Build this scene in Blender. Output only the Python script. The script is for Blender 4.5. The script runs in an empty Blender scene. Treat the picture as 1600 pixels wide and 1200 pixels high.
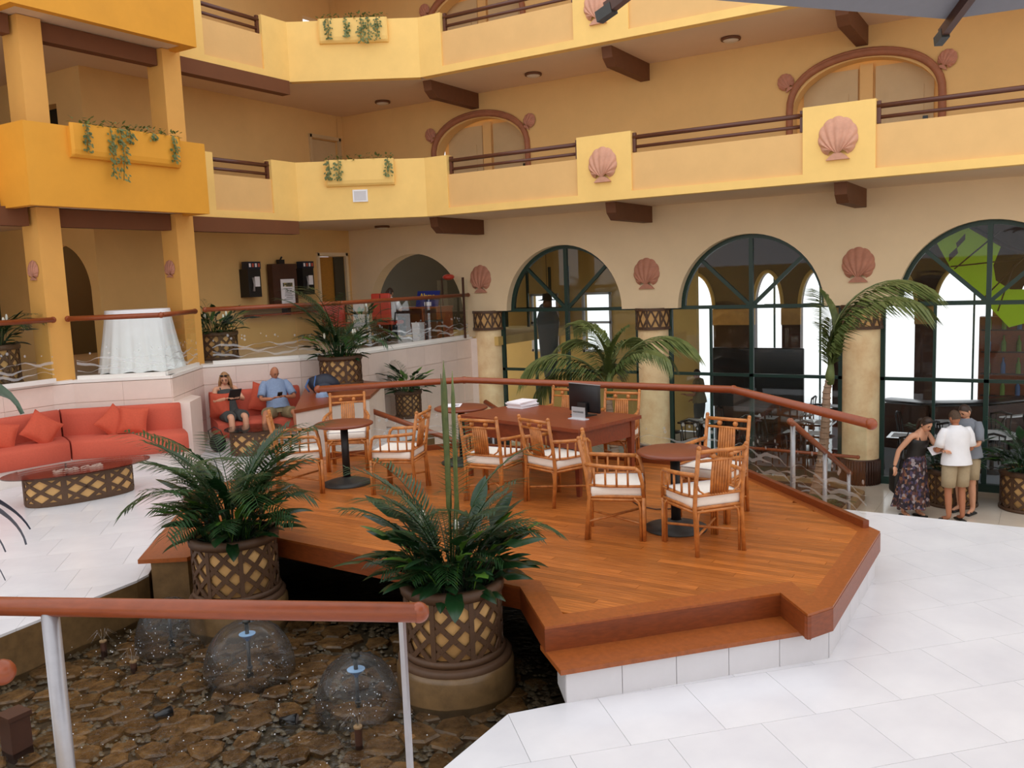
import bpy, bmesh, math, random
from mathutils import Vector, Matrix
R = random.Random(7)
PI = math.pi
S = bpy.context.scene
COL = S.collection

# ---------------------------------------------------------------- camera, sky, exposure
cam_d = bpy.data.cameras.new('camera')
cam = bpy.data.objects.new('camera', cam_d)
COL.objects.link(cam)
cam_d.sensor_width = 36.0
cam_d.lens = 36.0 * 1361.7 / 1600.0
cam_d.clip_end = 300


def cam_axes(yaw, pitch, roll):
    fwd = Vector((-math.sin(yaw) * math.cos(pitch), math.cos(yaw) * math.cos(pitch), -math.sin(pitch)))
    r = Vector((math.cos(yaw), math.sin(yaw), 0))
    d = fwd.cross(r)
    c, s = math.cos(roll), math.sin(roll)
    return c * r + s * d, -s * r + c * d, fwd


_r, _d, _f = cam_axes(.55648, .12032, .03859)
cam.matrix_world = Matrix(((_r.x, -_d.x, -_f.x, 0), (_r.y, -_d.y, -_f.y, 0), (_r.z, -_d.z, -_f.z, 2.8), (0, 0, 0, 1)))
S.camera = cam

world = bpy.data.worlds.new('sky')
S.world = world
world.use_nodes = True
_bg = world.node_tree.nodes['Background']
_bg.inputs[0].default_value = (.96, .98, 1.02, 1)
_bg.inputs[1].default_value = 1.45

S.view_settings.view_transform = 'Standard'
S.view_settings.look = 'None'
S.view_settings.gamma = 1
S.view_settings.use_curve_mapping = False
S.view_settings.exposure = 0.0
S.cycles.use_denoising = True
S.cycles.max_bounces = 8
S.cycles.diffuse_bounces = 5
S.cycles.transparent_max_bounces = 16
S.cycles.caustics_reflective = False
S.cycles.caustics_refractive = False

sun_d = bpy.data.lights.new('sun', 'SUN')
sun_d.energy = .2
sun_d.angle = 1.0
sun_d.color = (1, .95, .86)
sun = bpy.data.objects.new('sun', sun_d)
sun.rotation_euler = (math.radians(38), 0, math.radians(-20))
COL.objects.link(sun)


# ---------------------------------------------------------------- materials
def lin(c):
    return tuple(((x / 255) / 12.92 if x / 255 <= .04045 else ((x / 255 + .055) / 1.055) ** 2.4) for x in c)


def mat(name, rgb, rough=.6, var=0., scale=6., bump=0., metal=0., spec=.5, rnd=0., stretch=None, rgb2=None, trans=0., sheen=0., coat=0.):
    """rgb in sRGB 0-255; var: noise brightness variation, rnd: per-object variation, rgb2: second colour mixed by noise"""
    m = bpy.data.materials.new(name)
    m.use_nodes = True
    nt = m.node_tree
    b = nt.nodes['Principled BSDF']
    b.inputs['Roughness'].default_value = rough
    b.inputs['Metallic'].default_value = metal
    b.inputs['Specular IOR Level'].default_value = spec
    if coat:
        b.inputs['Coat Weight'].default_value = coat
        b.inputs['Coat Roughness'].default_value = .15
    c = lin(rgb)
    out = None
    if var or rgb2:
        tc = nt.nodes.new('ShaderNodeTexCoord')
        src = tc.outputs['Object']
        if stretch:
            mp = nt.nodes.new('ShaderNodeMapping')
            mp.inputs['Scale'].default_value = stretch
            nt.links.new(src, mp.inputs[0])
            src = mp.outputs[0]
        nz = nt.nodes.new('ShaderNodeTexNoise')
        nz.inputs['Scale'].default_value = scale
        nz.inputs['Detail'].default_value = 5
        nz.inputs['Roughness'].default_value = .62
        nt.links.new(src, nz.inputs['Vector'])
        rp = nt.nodes.new('ShaderNodeValToRGB')
        lo = tuple(x * (1 - var) for x in c)
        hi = tuple(min(1, x * (1 + var * .7)) for x in (lin(rgb2) if rgb2 else c))
        rp.color_ramp.elements[0].color = (*lo, 1)
        rp.color_ramp.elements[1].color = (*hi, 1)
        rp.color_ramp.elements[0].position = .3
        rp.color_ramp.elements[1].position = .7
        nt.links.new(nz.outputs['Fac'], rp.inputs[0])
        out = rp.outputs[0]
        if bump:
            bp = nt.nodes.new('ShaderNodeBump')
            bp.inputs['Strength'].default_value = bump
            bp.inputs['Distance'].default_value = .02
            nt.links.new(nz.outputs['Fac'], bp.inputs['Height'])
            nt.links.new(bp.outputs[0], b.inputs['Normal'])
    if rnd:
        oi = nt.nodes.new('ShaderNodeObjectInfo')
        mr = nt.nodes.new('ShaderNodeMapRange')
        mr.inputs[3].default_value = 1 - rnd
        mr.inputs[4].default_value = 1 + rnd
        nt.links.new(oi.outputs['Random'], mr.inputs[0])
        hs = nt.nodes.new('ShaderNodeHueSaturation')
        nt.links.new(mr.outputs[0], hs.inputs['Value'])
        if out:
            nt.links.new(out, hs.inputs['Color'])
        else:
            hs.inputs['Color'].default_value = (*c, 1)
        out = hs.outputs[0]
    if out:
        nt.links.new(out, b.inputs['Base Color'])
    else:
        b.inputs['Base Color'].default_value = (*c, 1)
    if trans:   # thin leaf / cloth: some light passes
        tr = nt.nodes.new('ShaderNodeBsdfTranslucent')
        tr.inputs[0].default_value = (*[min(1, x * 1.6) for x in c], 1)
        mx = nt.nodes.new('ShaderNodeMixShader')
        mx.inputs[0].default_value = trans
        o = nt.nodes['Material Output']
        nt.links.new(b.outputs[0], mx.inputs[1])
        nt.links.new(tr.outputs[0], mx.inputs[2])
        nt.links.new(mx.outputs[0], o.inputs[0])
    return m


def glass(name, tint=(.93, .97, .95), ior=1.45, rough=.02, gain=1.0, white=0., ripple=0.):
    m = bpy.data.materials.new(name)
    m.use_nodes = True
    nt = m.node_tree
    nt.nodes.remove(nt.nodes['Principled BSDF'])
    o = nt.nodes['Material Output']
    t = nt.nodes.new('ShaderNodeBsdfTransparent')
    t.inputs[0].default_value = (*tint, 1)
    g = nt.nodes.new('ShaderNodeBsdfGlossy')
    g.inputs['Roughness'].default_value = rough
    f = nt.nodes.new('ShaderNodeFresnel')
    f.inputs[0].default_value = ior
    mu = nt.nodes.new('ShaderNodeMath')
    mu.operation = 'MULTIPLY'
    mu.inputs[1].default_value = gain
    nt.links.new(f.outputs[0], mu.inputs[0])
    mx = nt.nodes.new('ShaderNodeMixShader')
    nt.links.new(mu.outputs[0], mx.inputs[0])
    nt.links.new(t.outputs[0], mx.inputs[1])
    nt.links.new(g.outputs[0], mx.inputs[2])
    last = mx.outputs[0]
    if white:
        d = nt.nodes.new('ShaderNodeBsdfDiffuse')
        d.inputs[0].default_value = (.9, .92, .95, 1)
        m2 = nt.nodes.new('ShaderNodeMixShader')
        m2.inputs[0].default_value = white
        nt.links.new(last, m2.inputs[1])
        nt.links.new(d.outputs[0], m2.inputs[2])
        last = m2.outputs[0]
    nt.links.new(last, o.inputs[0])
    if ripple:
        tc = nt.nodes.new('ShaderNodeTexCoord')
        nz = nt.nodes.new('ShaderNodeTexNoise')
        nz.inputs['Scale'].default_value = ripple
        nz.inputs['Detail'].default_value = 3
        bp = nt.nodes.new('ShaderNodeBump')
        bp.inputs['Strength'].default_value = .8
        bp.inputs['Distance'].default_value = .02
        nt.links.new(tc.outputs['Object'], nz.inputs['Vector'])
        nt.links.new(nz.outputs['Fac'], bp.inputs['Height'])
        nt.links.new(bp.outputs[0], g.inputs['Normal'])
        nt.links.new(bp.outputs[0], f.inputs['Normal'])
    return m


def emit(name, rgb, k):
    m = bpy.data.materials.new(name)
    m.use_nodes = True
    b = m.node_tree.nodes['Principled BSDF']
    b.inputs['Base Color'].default_value = (*lin(rgb), 1)
    b.inputs['Emission Color'].default_value = (*lin(rgb), 1)
    b.inputs['Emission Strength'].default_value = k
    return m


def print_mat(name, cols, scale=(9, 9, 9), rough=.5):
    """busy printed surface: cell noise through a constant colour ramp"""
    m = bpy.data.materials.new(name)
    m.use_nodes = True
    nt = m.node_tree
    b = nt.nodes['Principled BSDF']
    b.inputs['Roughness'].default_value = rough
    tc = nt.nodes.new('ShaderNodeTexCoord')
    mp = nt.nodes.new('ShaderNodeMapping')
    mp.inputs['Scale'].default_value = scale
    vo = nt.nodes.new('ShaderNodeTexVoronoi')
    vo.inputs['Scale'].default_value = 1
    sp = nt.nodes.new('ShaderNodeSeparateColor')
    rp = nt.nodes.new('ShaderNodeValToRGB')
    rp.color_ramp.interpolation = 'CONSTANT'
    el = rp.color_ramp.elements
    el[0].color = (*lin(cols[0]), 1)
    el[1].position = 1 / len(cols)
    el[1].color = (*lin(cols[1]), 1)
    for i, c in enumerate(cols[2:], 2):
        e = el.new(i / len(cols))
        e.color = (*lin(c), 1)
    nt.links.new(tc.outputs['Object'], mp.inputs[0])
    nt.links.new(mp.outputs[0], vo.inputs['Vector'])
    nt.links.new(vo.outputs['Color'], sp.inputs[0])
    nt.links.new(sp.outputs[0], rp.inputs[0])
    nt.links.new(rp.outputs[0], b.inputs['Base Color'])
    return m


M = dict(
    yellow=mat('parapet_yellow_paint', (246, 205, 122), .75, .05, 2.2, .05),
    recess=mat('recess_tan_paint', (228, 184, 120), .8, .04, 2.5, .05),
    orange=mat('balcony_orange_paint', (222, 155, 46), .75, .06, 1.8, .05),
    column=mat('column_ochre_paint', (222, 165, 84), .75, .06, 1.5, .05),
    tan=mat('wall_tan_paint', (232, 208, 170), .85, .04, 1.4, .04),
    gallery=mat('gallery_wall_paint', (224, 182, 118), .85, .05, 1.4, .04),
    soffit=mat('soffit_paint', (222, 196, 166), .9, .03, 1.2),
    brown=mat('corbel_brown', (104, 62, 34), .7, .12, 8, .1),
    beam=mat('beam_brown_paint', (112, 66, 36), .8, .06, 3),
    marble=mat('white_marble', (221, 219, 223), .22, .04, 1.3, 0, rnd=.012, rgb2=(228, 226, 228)),
    marble_low=mat('beige_marble', (222, 208, 190), .12, .06, 1.3, 0, rnd=.03),
    riser=mat('grey_marble', (205, 203, 206), .4, .05, 3, 0, rnd=.03),
    pink=mat('pink_stone', (232, 212, 200), .5, .07, 2.2, .03, rnd=.035),
    ledge=mat('ledge_white_stone', (236, 232, 226), .4, .03, 2),
    plank=mat('deck_plank_wood', (168, 92, 36), .33, .22, 3.5, .04, rnd=.22, stretch=(1.2, 22, 22), rgb2=(184, 108, 48)),
    border=mat('deck_border_wood', (152, 80, 32), .35, .2, 4, .04, rnd=.1, stretch=(6, 6, 6)),
    fascia=mat('deck_fascia_wood', (126, 60, 24), .4, .25, 4, .04, rnd=.08, stretch=(3, 3, 14)),
    handrail=mat('handrail_varnished_wood', (140, 66, 30), .38, .15, 5, .02, coat=.08, stretch=(3, 3, 10)),
    rail_brown=mat('gallery_rail_brown', (92, 52, 38), .35, .05, 5),
    steel=mat('brushed_steel', (168, 166, 170), .38, .05, 20, metal=.55),
    rattan=mat('rattan_cane', (174, 104, 48), .42, .22, 14, .05, rgb2=(194, 124, 62)),
    cushion=mat('white_cushion_cloth', (238, 230, 218), .9, .03, 20, .1),
    cherry=mat('cherry_table_wood', (122, 58, 32), .4, .18, 5, .02, coat=.08, stretch=(2, 14, 4)),
    desk=mat('desk_mahogany', (128, 56, 24), .42, .25, 4, .02, coat=.05, stretch=(2, 12, 6)),
    black=mat('black_iron', (26, 24, 24), .5),
    blackgloss=mat('black_plastic', (16, 17, 20), .3),
    iron=mat('table_base_iron', (58, 58, 56), .5, .2, 10, .1, metal=.3),
    pot=mat('planter_tan_clay', (204, 160, 102), .8, .12, 6, .05),
    lattice=mat('planter_brown_strip', (84, 58, 38), .6, .15, 14, .08),
    soil=mat('planting_soil', (52, 40, 30), .95, .3, 20, .4),
    frond=mat('palm_leaf', (38, 70, 32), .4, .22, 5, trans=.18, rnd=.25),
    frond2=mat('coconut_leaf', (74, 96, 46), .42, .25, 5, trans=.22, rnd=.2, rgb2=(120, 126, 72)),
    leaf=mat('peace_lily_leaf', (26, 56, 28), .3, .2, 6, trans=.1, rnd=.3),
    leaf_d=mat('dark_strap_leaf', (44, 46, 62), .45, .2, 6),
    leaf_y=mat('young_leaf', (84, 124, 44), .35, .2, 6, trans=.2, rnd=.2),
    stalk=mat('plant_stalk', (92, 104, 52), .6, .2, 8),
    spathe=mat('white_spathe', (240, 238, 222), .6),
    trunk=mat('palm_trunk_bark', (150, 122, 100), .85, .25, 7, .3, stretch=(1, 1, 6)),
    red=mat('sofa_coral_fabric', (200, 90, 68), .9, .06, 40, .12),
    red2=mat('cushion_coral_fabric', (198, 84, 58), .9, .08, 40, .12),
    tealframe=mat('window_green_frame', (20, 52, 44), .4, .05, 8),
    glass=glass('clear_glass', (.96, .98, .97), gain=.14),
    tableglass=glass('table_glass', (.92, .95, .93), gain=.9),
    winglass=glass('window_glass', (.97, .985, .98), gain=.6),
    water=glass('water', (.86, .88, .86), 1.33, .03, 1.3, ripple=16.),
    bell=glass('water_film', (.93, .94, .95), 1.33, .03, .8, white=.022),
    etch=glass('etched_glass', (.9, .92, .92), gain=.3, white=.3),
    pillar=mat('pillar_sponged_yellow', (244, 202, 148), .7, .14, 2.6, .04, rgb2=(250, 222, 176)),
    shell=mat('shell_pink_clay', (206, 152, 126), .7, .12, 9, .1),
    shell_d=mat('shell_terracotta', (186, 128, 104), .75, .14, 9, .1),
    stonewet=mat('wet_brown_stone', (104, 70, 42), .25, .45, 12, .3, rnd=.3, rgb2=(136, 98, 60)),
    bed=mat('pool_bed_dark', (66, 52, 36), .4, .5, 9, .4, rgb2=(84, 70, 52)),
    pebble=mat('wet_pebbles', (84, 68, 50), .25, .5, 3, .1, rgb2=(132, 112, 88), rnd=.2),
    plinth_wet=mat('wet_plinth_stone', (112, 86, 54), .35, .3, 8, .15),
    plinth=mat('plinth_stone', (150, 122, 86), .5, .2, 6, .1),
    skin=mat('skin_tone', (214, 158, 126), .55, .05, 8),
    skin_t=mat('skin_tanned', (178, 116, 84), .55, .05, 8),
    white=mat('white_cloth', (240, 240, 244), .85, .03, 10, .1),
    cloth=mat('white_tablecloth', (246, 246, 250), .85, .03, 6, .1),
    paper=mat('white_paper', (240, 236, 240), .7),
    khaki=mat('khaki_cloth', (176, 158, 128), .9, .06, 20, .1),
    khaki_d=mat('olive_cloth', (132, 116, 84), .9, .08, 20, .1),
    dgrey=mat('dark_grey_cloth', (70, 72, 70), .9, .08, 20, .1),
    grey=mat('grey_cloth', (128, 134, 144), .9, .06, 20, .1),
    blueshirt=mat('light_blue_cloth', (134, 152, 182), .9, .1, 26, .1),
    hair_b=mat('blonde_hair', (166, 120, 76), .5, .3, 30, .3, stretch=(8, 8, 1)),
    hair_d=mat('brown_hair', (62, 44, 34), .5, .3, 30, .3),
    hair_s=mat('cropped_hair', (86, 66, 50), .8, .3, 40, .3),
    parasol=mat('grey_parasol_fabric', (120, 120, 126), .9, .04, 20, trans=.03),
    lime=mat('lime_awning_fabric', (192, 234, 84), .8, .06, 4, trans=.6),
    darkwood=mat('dark_brown_wood', (70, 40, 26), .5, .2, 5),
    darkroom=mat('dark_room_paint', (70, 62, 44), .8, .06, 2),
    cream=mat('cream_paint', (216, 180, 106), .8, .05, 2),
    outground=mat('sunlit_paving', (244, 243, 240), .9, .05, 1),
    sky_reflection=mat('sky_reflection_water', (150, 190, 228), .2),
    espresso=mat('espresso_wood', (36, 26, 22), .3),
    tabletop=mat('polished_dark_top', (60, 40, 30), .1, coat=.5),
    glossfloor=mat('polished_blue_grey_floor', (196, 204, 214), .1, .05, 1),
    outgreen=mat('garden_green', (110, 140, 70), .9, .4, 3, .3),
    redseat=mat('red_leather', (186, 58, 40), .45, .08, 10),
    signblue=mat('sign_blue', (20, 40, 120), .5),
    signyellow=mat('sign_yellow', (250, 214, 60), .5),
    door=mat('door_cream_paint', (204, 176, 132), .6, .04, 4),
    doorwood=mat('door_honey_wood', (178, 122, 44), .45, .15, 4, stretch=(2, 2, 10)),
    lampw=mat('lamp_glass_white', (206, 192, 172), .4),
    archtrim=mat('arch_trim_clay', (158, 100, 70), .7, .12, 8, .1),
    blue=mat('blue_plastic', (60, 96, 150), .5),
    navy=mat('navy_nylon', (30, 36, 52), .6, .2, 20, .1),
    lips=mat('lip_tone', (168, 88, 78), .5),
)


# ---------------------------------------------------------------- mesh building
class MB:
    def __init__(s):
        s.v, s.f, s.sm = [], [], []

    def add(s, vs, fs, smooth=False, mx=None):
        n = len(s.v)
        s.v += [tuple(mx @ Vector(p)) for p in vs] if mx else [tuple(p) for p in vs]
        for f in fs:
            s.f.append(tuple(i + n for i in f))
            s.sm.append(smooth)
        return s

    def box(s, c, d, mx=None, taper=1.0):
        x, y, z = c
        a, b, h = d[0] / 2, d[1] / 2, d[2] / 2
        t = taper
        vs = [(x - a, y - b, z - h), (x + a, y - b, z - h), (x + a, y + b, z - h), (x - a, y + b, z - h),
              (x - a * t, y - b * t, z + h), (x + a * t, y - b * t, z + h), (x + a * t, y + b * t, z + h), (x - a * t, y + b * t, z + h)]
        return s.add(vs, [(3, 2, 1, 0), (4, 5, 6, 7), (0, 1, 5, 4), (1, 2, 6, 5), (2, 3, 7, 6), (3, 0, 4, 7)], mx=mx)

    def bar(s, a, b, w, h, up=(0, 0, 1)):
        """rectangular bar from a to b; w across, h along `up`"""
        a, b = Vector(a), Vector(b)
        d = (b - a).normalized()
        u = Vector(up)
        x = d.cross(u)
        if x.length < 1e-5:
            x = d.cross(Vector((1, 0, 0)))
        x.normalize()
        u = x.cross(d).normalized()
        vs = []
        for p in (a, b):
            for i, j in ((-1, -1), (1, -1), (1, 1), (-1, 1)):
                vs.append(p + x * i * w / 2 + u * j * h / 2)
        return s.add(vs, [(3, 2, 1, 0), (4, 5, 6, 7), (0, 1, 5, 4), (1, 2, 6, 5), (2, 3, 7, 6), (3, 0, 4, 7)])

    def tube(s, pts, r, n=8, caps=True, flat=1.0):
        pts = [Vector(p) for p in pts]
        rs = r if isinstance(r, (list, tuple)) else [r] * len(pts)
        m = len(pts)
        base = []
        ref = None
        for i, p in enumerate(pts):
            d = (pts[min(i + 1, m - 1)] - pts[max(i - 1, 0)])
            if d.length < 1e-7:
                d = Vector((0, 0, 1))
            d.normalize()
            if ref is None:
                ref = Vector((0, 0, 1)) if abs(d.z) < .9 else Vector((1, 0, 0))
            x = d.cross(ref)
            if x.length < 1e-4:
                x = d.cross(Vector((.3, 1, .2)))
            x.normalize()
            y = x.cross(d).normalized()
            ref = y
            for k in range(n):
                t = 2 * PI * k / n
                base.append(p + x * math.cos(t) * rs[i] + y * math.sin(t) * rs[i] * flat)
        fs = []
        for i in range(m - 1):
            for k in range(n):
                fs.append((i * n + k, i * n + (k + 1) % n, (i + 1) * n + (k + 1) % n, (i + 1) * n + k))
        s.add(base, fs, True)
        if caps:
            q = len(s.v) - len(base)
            s.f.append(tuple(q + k for k in range(n))[::-1])
            s.f.append(tuple(q + (m - 1) * n + k for k in range(n)))
            s.sm += [False, False]
        return s

    def lathe(s, prof, n=24, c=(0, 0, 0), smooth=True, sx=1., sy=1., mx=None):
        vs = [(c[0] + r * sx * math.cos(2 * PI * k / n), c[1] + r * sy * math.sin(2 * PI * k / n), c[2] + z) for r, z in prof for k in range(n)]
        fs = [(i * n + k, i * n + (k + 1) % n, (i + 1) * n + (k + 1) % n, (i + 1) * n + k) for i in range(len(prof) - 1) for k in range(n)]
        return s.add(vs, fs, smooth, mx)

    def disc(s, c, r, n=24, up=True, sx=1., sy=1.):
        vs = [(c[0] + r * sx * math.cos(2 * PI * k / n), c[1] + r * sy * math.sin(2 * PI * k / n), c[2]) for k in range(n)]
        return s.add(vs, [tuple(range(n)) if up else tuple(range(n))[::-1]])

    def cyl(s, c, r, h, n=24, r2=None):
        r2 = r if r2 is None else r2
        s.lathe([(r, 0), (r2, h)], n, c)
        s.disc(c, r, n, False)
        return s.disc((c[0], c[1], c[2] + h), r2, n)

    def ball(s, c, r, n=12, m=8, sc=(1, 1, 1), mx=None):
        vs, fs = [], []
        for i in range(m + 1):
            t = PI * i / m
            for k in range(n):
                p = 2 * PI * k / n
                vs.append((c[0] + r * sc[0] * math.sin(t) * math.cos(p), c[1] + r * sc[1] * math.sin(t) * math.sin(p), c[2] + r * sc[2] * math.cos(t)))
        for i in range(m):
            for k in range(n):
                fs.append((i * n + k, (i + 1) * n + k, (i + 1) * n + (k + 1) % n, i * n + (k + 1) % n))
        return s.add(vs, fs, True, mx)

    def prism(s, poly, z0, z1, top=None):
        """vertical prism over a polygon (ccw), flat ends"""
        n = len(poly)
        t = top or poly
        vs = [(p[0], p[1], z0) for p in poly] + [(p[0], p[1], z1) for p in t]
        return s.add(vs, [tuple(range(n))[::-1], tuple(range(n, 2 * n))] + [(k, (k + 1) % n, n + (k + 1) % n, n + k) for k in range(n)])

    def prism_y(s, poly, y0, y1):
        """polygon in xz extruded along y"""
        n = len(poly)
        vs = [(p[0], y0, p[1]) for p in poly] + [(p[0], y1, p[1]) for p in poly]
        return s.add(vs, [tuple(range(n)), tuple(range(n, 2 * n))[::-1]] + [((k + 1) % n, k, n + k, n + (k + 1) % n) for k in range(n)])

    def grid(s, fn, nu, nv, smooth=True, closed=False):
        vs = [fn(i / nu, j / nv) for i in range(nu + 1) for j in range(nv + 1)]
        fs = [(i * (nv + 1) + j, (i + 1) * (nv + 1) + j, (i + 1) * (nv + 1) + j + 1, i * (nv + 1) + j + 1) for i in range(nu) for j in range(nv)]
        return s.add(vs, fs, smooth)

    def rbox(s, c, d, r=.03, n=3, mx=None):
        """rounded cushion-like box via superquadric-ish rounding of a subdivided box"""
        a = [d[0] / 2, d[1] / 2, d[2] / 2]
        vs, fs = [], []
        for ax in range(3):
            for sg in (-1, 1):
                o = len(vs)
                u, v = [(1, 2), (2, 0), (0, 1)][ax]
                ts = [-1, -1 + .0001]
                pu = sorted(set([-a[u], -a[u] + r * .4, -a[u] + r, 0, a[u] - r, a[u] - r * .4, a[u]]))
                pv = sorted(set([-a[v], -a[v] + r * .4, -a[v] + r, 0, a[v] - r, a[v] - r * .4, a[v]]))
                for i in pu:
                    for j in pv:
                        p = [0, 0, 0]
                        p[ax] = sg * a[ax]
                        p[u], p[v] = i, j
                        q = [max(-a[k] + r, min(a[k] - r, p[k])) for k in range(3)]
                        dv = Vector([p[k] - q[k] for k in range(3)])
                        if dv.length > 1e-9:
                            dv = dv.normalized() * r
                        vs.append((c[0] + q[0] + dv[0], c[1] + q[1] + dv[1], c[2] + q[2] + dv[2]))
                nu, nv = len(pu), len(pv)
                for i in range(nu - 1):
                    for j in range(nv - 1):
                        f = (o + i * nv + j, o + (i + 1) * nv + j, o + (i + 1) * nv + j + 1, o + i * nv + j + 1)
                        fs.append(f if sg > 0 else f[::-1])
        return s.add(vs, fs, True, mx)

    def mesh(s, name, m):
        me = bpy.data.meshes.new(name)
        me.from_pydata(s.v, [], s.f)
        me.polygons.foreach_set('use_smooth', s.sm)
        if m:
            me.materials.append(m)
        me.update()
        return me


def put(name, me, parent=None, loc=None, rot=None, scale=None, world=False):
    o = bpy.data.objects.new(name, me)
    COL.objects.link(o)
    if parent:
        o.parent = parent
        if world:
            o.matrix_parent_inverse = Matrix.LocRotScale(parent.location, parent.rotation_euler, None).inverted()
    if loc is not None:
        o.location = loc
    if rot is not None:
        o.rotation_euler = rot
    if scale is not None:
        o.scale = scale if not isinstance(scale, (int, float)) else (scale,) * 3
    return o


def part(name, mb, m, parent, world=False, label=None):
    o = put(name, mb.mesh(name, m), parent, world=world)
    if label:
        o['label'] = label
    return o


def thing(name, label, cat, loc=(0, 0, 0), rz=0., group=None):
    o = bpy.data.objects.new(name, None)
    COL.objects.link(o)
    o.empty_display_size = .1
    o.location = loc
    o.rotation_euler = (0, 0, rz)
    tag(o, label, cat, group)
    return o


def tag(o, label, cat, group=None):
    o['label'] = label
    o['category'] = cat
    if group:
        o['group'] = group
    return o


def struct(name, mb, m):
    o = put(name, mb.mesh(name, m))
    o['kind'] = 'structure'
    return o


def dup(root, label, loc=None, rz=None, name=None, scale=None):
    """copy of a thing with copies of its parts and sub-parts"""
    r = root.copy()
    COL.objects.link(r)
    r['label'] = label
    if loc is not None:
        r.location = loc
    if rz is not None:
        r.rotation_euler = (0, 0, rz)
    if scale is not None:
        r.scale = (scale,) * 3 if isinstance(scale, (int, float)) else scale
    for ch in list(root.children):
        c = ch.copy()
        COL.objects.link(c)
        c.parent = r
        for g in list(ch.children):
            k = g.copy()
            COL.objects.link(k)
            k.parent = c
    return r


def clip(poly, win):
    """Sutherland-Hodgman: polygon clipped by a convex ccw window"""
    out = list(poly)
    n = len(win)
    for i in range(n):
        a, b = win[i], win[(i + 1) % n]
        src, out = out, []
        if not src:
            return []
        def side(p):
            return (b[0] - a[0]) * (p[1] - a[1]) - (b[1] - a[1]) * (p[0] - a[0])
        for k in range(len(src)):
            p, q = src[k], src[(k + 1) % len(src)]
            sp, sq = side(p), side(q)
            if sp >= 0:
                out.append(p)
            if sp * sq < 0:
                t = sp / (sp - sq)
                out.append((p[0] + (q[0] - p[0]) * t, p[1] + (q[1] - p[1]) * t))
    return out


def area(p):
    return sum(p[i][0] * p[(i + 1) % len(p)][1] - p[(i + 1) % len(p)][0] * p[i][1] for i in range(len(p))) / 2


def clean(p):
    o = []
    for q in p:
        if not o or (abs(q[0] - o[-1][0]) + abs(q[1] - o[-1][1])) > 1e-4:
            o.append(q)
    if len(o) > 1 and abs(o[0][0] - o[-1][0]) + abs(o[0][1] - o[-1][1]) < 1e-4:
        o.pop()
    return o


def inset(poly, d):
    """mitred inward offset of a ccw polygon"""
    n = len(poly)
    out = []
    for i in range(n):
        p0, p1, p2 = Vector(poly[i - 1]), Vector(poly[i]), Vector(poly[(i + 1) % n])
        e1, e2 = (p1 - p0).normalized(), (p2 - p1).normalized()
        n1, n2 = Vector((-e1.y, e1.x)), Vector((-e2.y, e2.x))
        b = (n1 + n2)
        k = d / max(.25, 1 + n1.dot(n2))
        out.append(tuple(p1 + b * k))
    return out


def pieces(parent, name, region, m, size, ang, z0, z1, gap=.004, origin=(0, 0), stagger=True, limit=300, cam_sort=True):
    """a surface laid in separate pieces: every piece its own object; past the limit the farthest are joined"""
    c, s_ = math.cos(ang), math.sin(ang)
    def loc(p):
        return ((p[0] - origin[0]) * c + (p[1] - origin[1]) * s_, -(p[0] - origin[0]) * s_ + (p[1] - origin[1]) * c)
    def glob(p):
        return (origin[0] + p[0] * c - p[1] * s_, origin[1] + p[0] * s_ + p[1] * c)
    rl = [loc(p) for p in region]
    x0, x1 = min(p[0] for p in rl), max(p[0] for p in rl)
    y0, y1 = min(p[1] for p in rl), max(p[1] for p in rl)
    w, h = size
    res = []
    j = math.floor(y0 / h)
    while j * h < y1:
        off = ((j * .618) % 1) * w if stagger else 0
        i = math.floor((x0 - off) / w)
        while i * w + off < x1:
            a, b = i * w + off + gap / 2, (i + 1) * w + off - gap / 2
            q, t = j * h + gap / 2, (j + 1) * h - gap / 2
            p = clean(clip(rl, [(a, q), (b, q), (b, t), (a, t)]))
            if len(p) > 2 and abs(area(p)) > w * h * .02:
                res.append([glob(v) for v in p])
            i += 1
        j += 1
    res.sort(key=lambda p: (sum(v[0] for v in p) / len(p)) ** 2 + (sum(v[1] for v in p) / len(p)) ** 2)
    rest = MB()
    for k, p in enumerate(res):
        if k < limit:
            cx, cy = sum(v[0] for v in p) / len(p), sum(v[1] for v in p) / len(p)
            mb = MB().prism([(v[0] - cx, v[1] - cy) for v in p], 0, z1 - z0)
            if ang and stagger:
                pass
            o = put(name, mb.mesh(name, m), parent)
            o.matrix_parent_inverse = Matrix.Translation(parent.location).inverted()
            o.location = (cx, cy, z0)
        else:
            rest.prism(p, z0, z1)
    if rest.v:
        o = part(name + '_field', rest, m, parent, world=True)
        o['kind'] = 'stuff'
    return len(res)

# ================================================================ SETTING
UP, LF, LO, DK = 1.47, .12, -1.28, .42
WALL = [(-13.15, 1.5), (-13.17, 7.66), (-13.05, 7.94), (-11.9, 8.86), (-12.87, 10.24), (-11.88, 11.66), (-11.5, 12.5), (-11.6, 16.9)]

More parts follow.
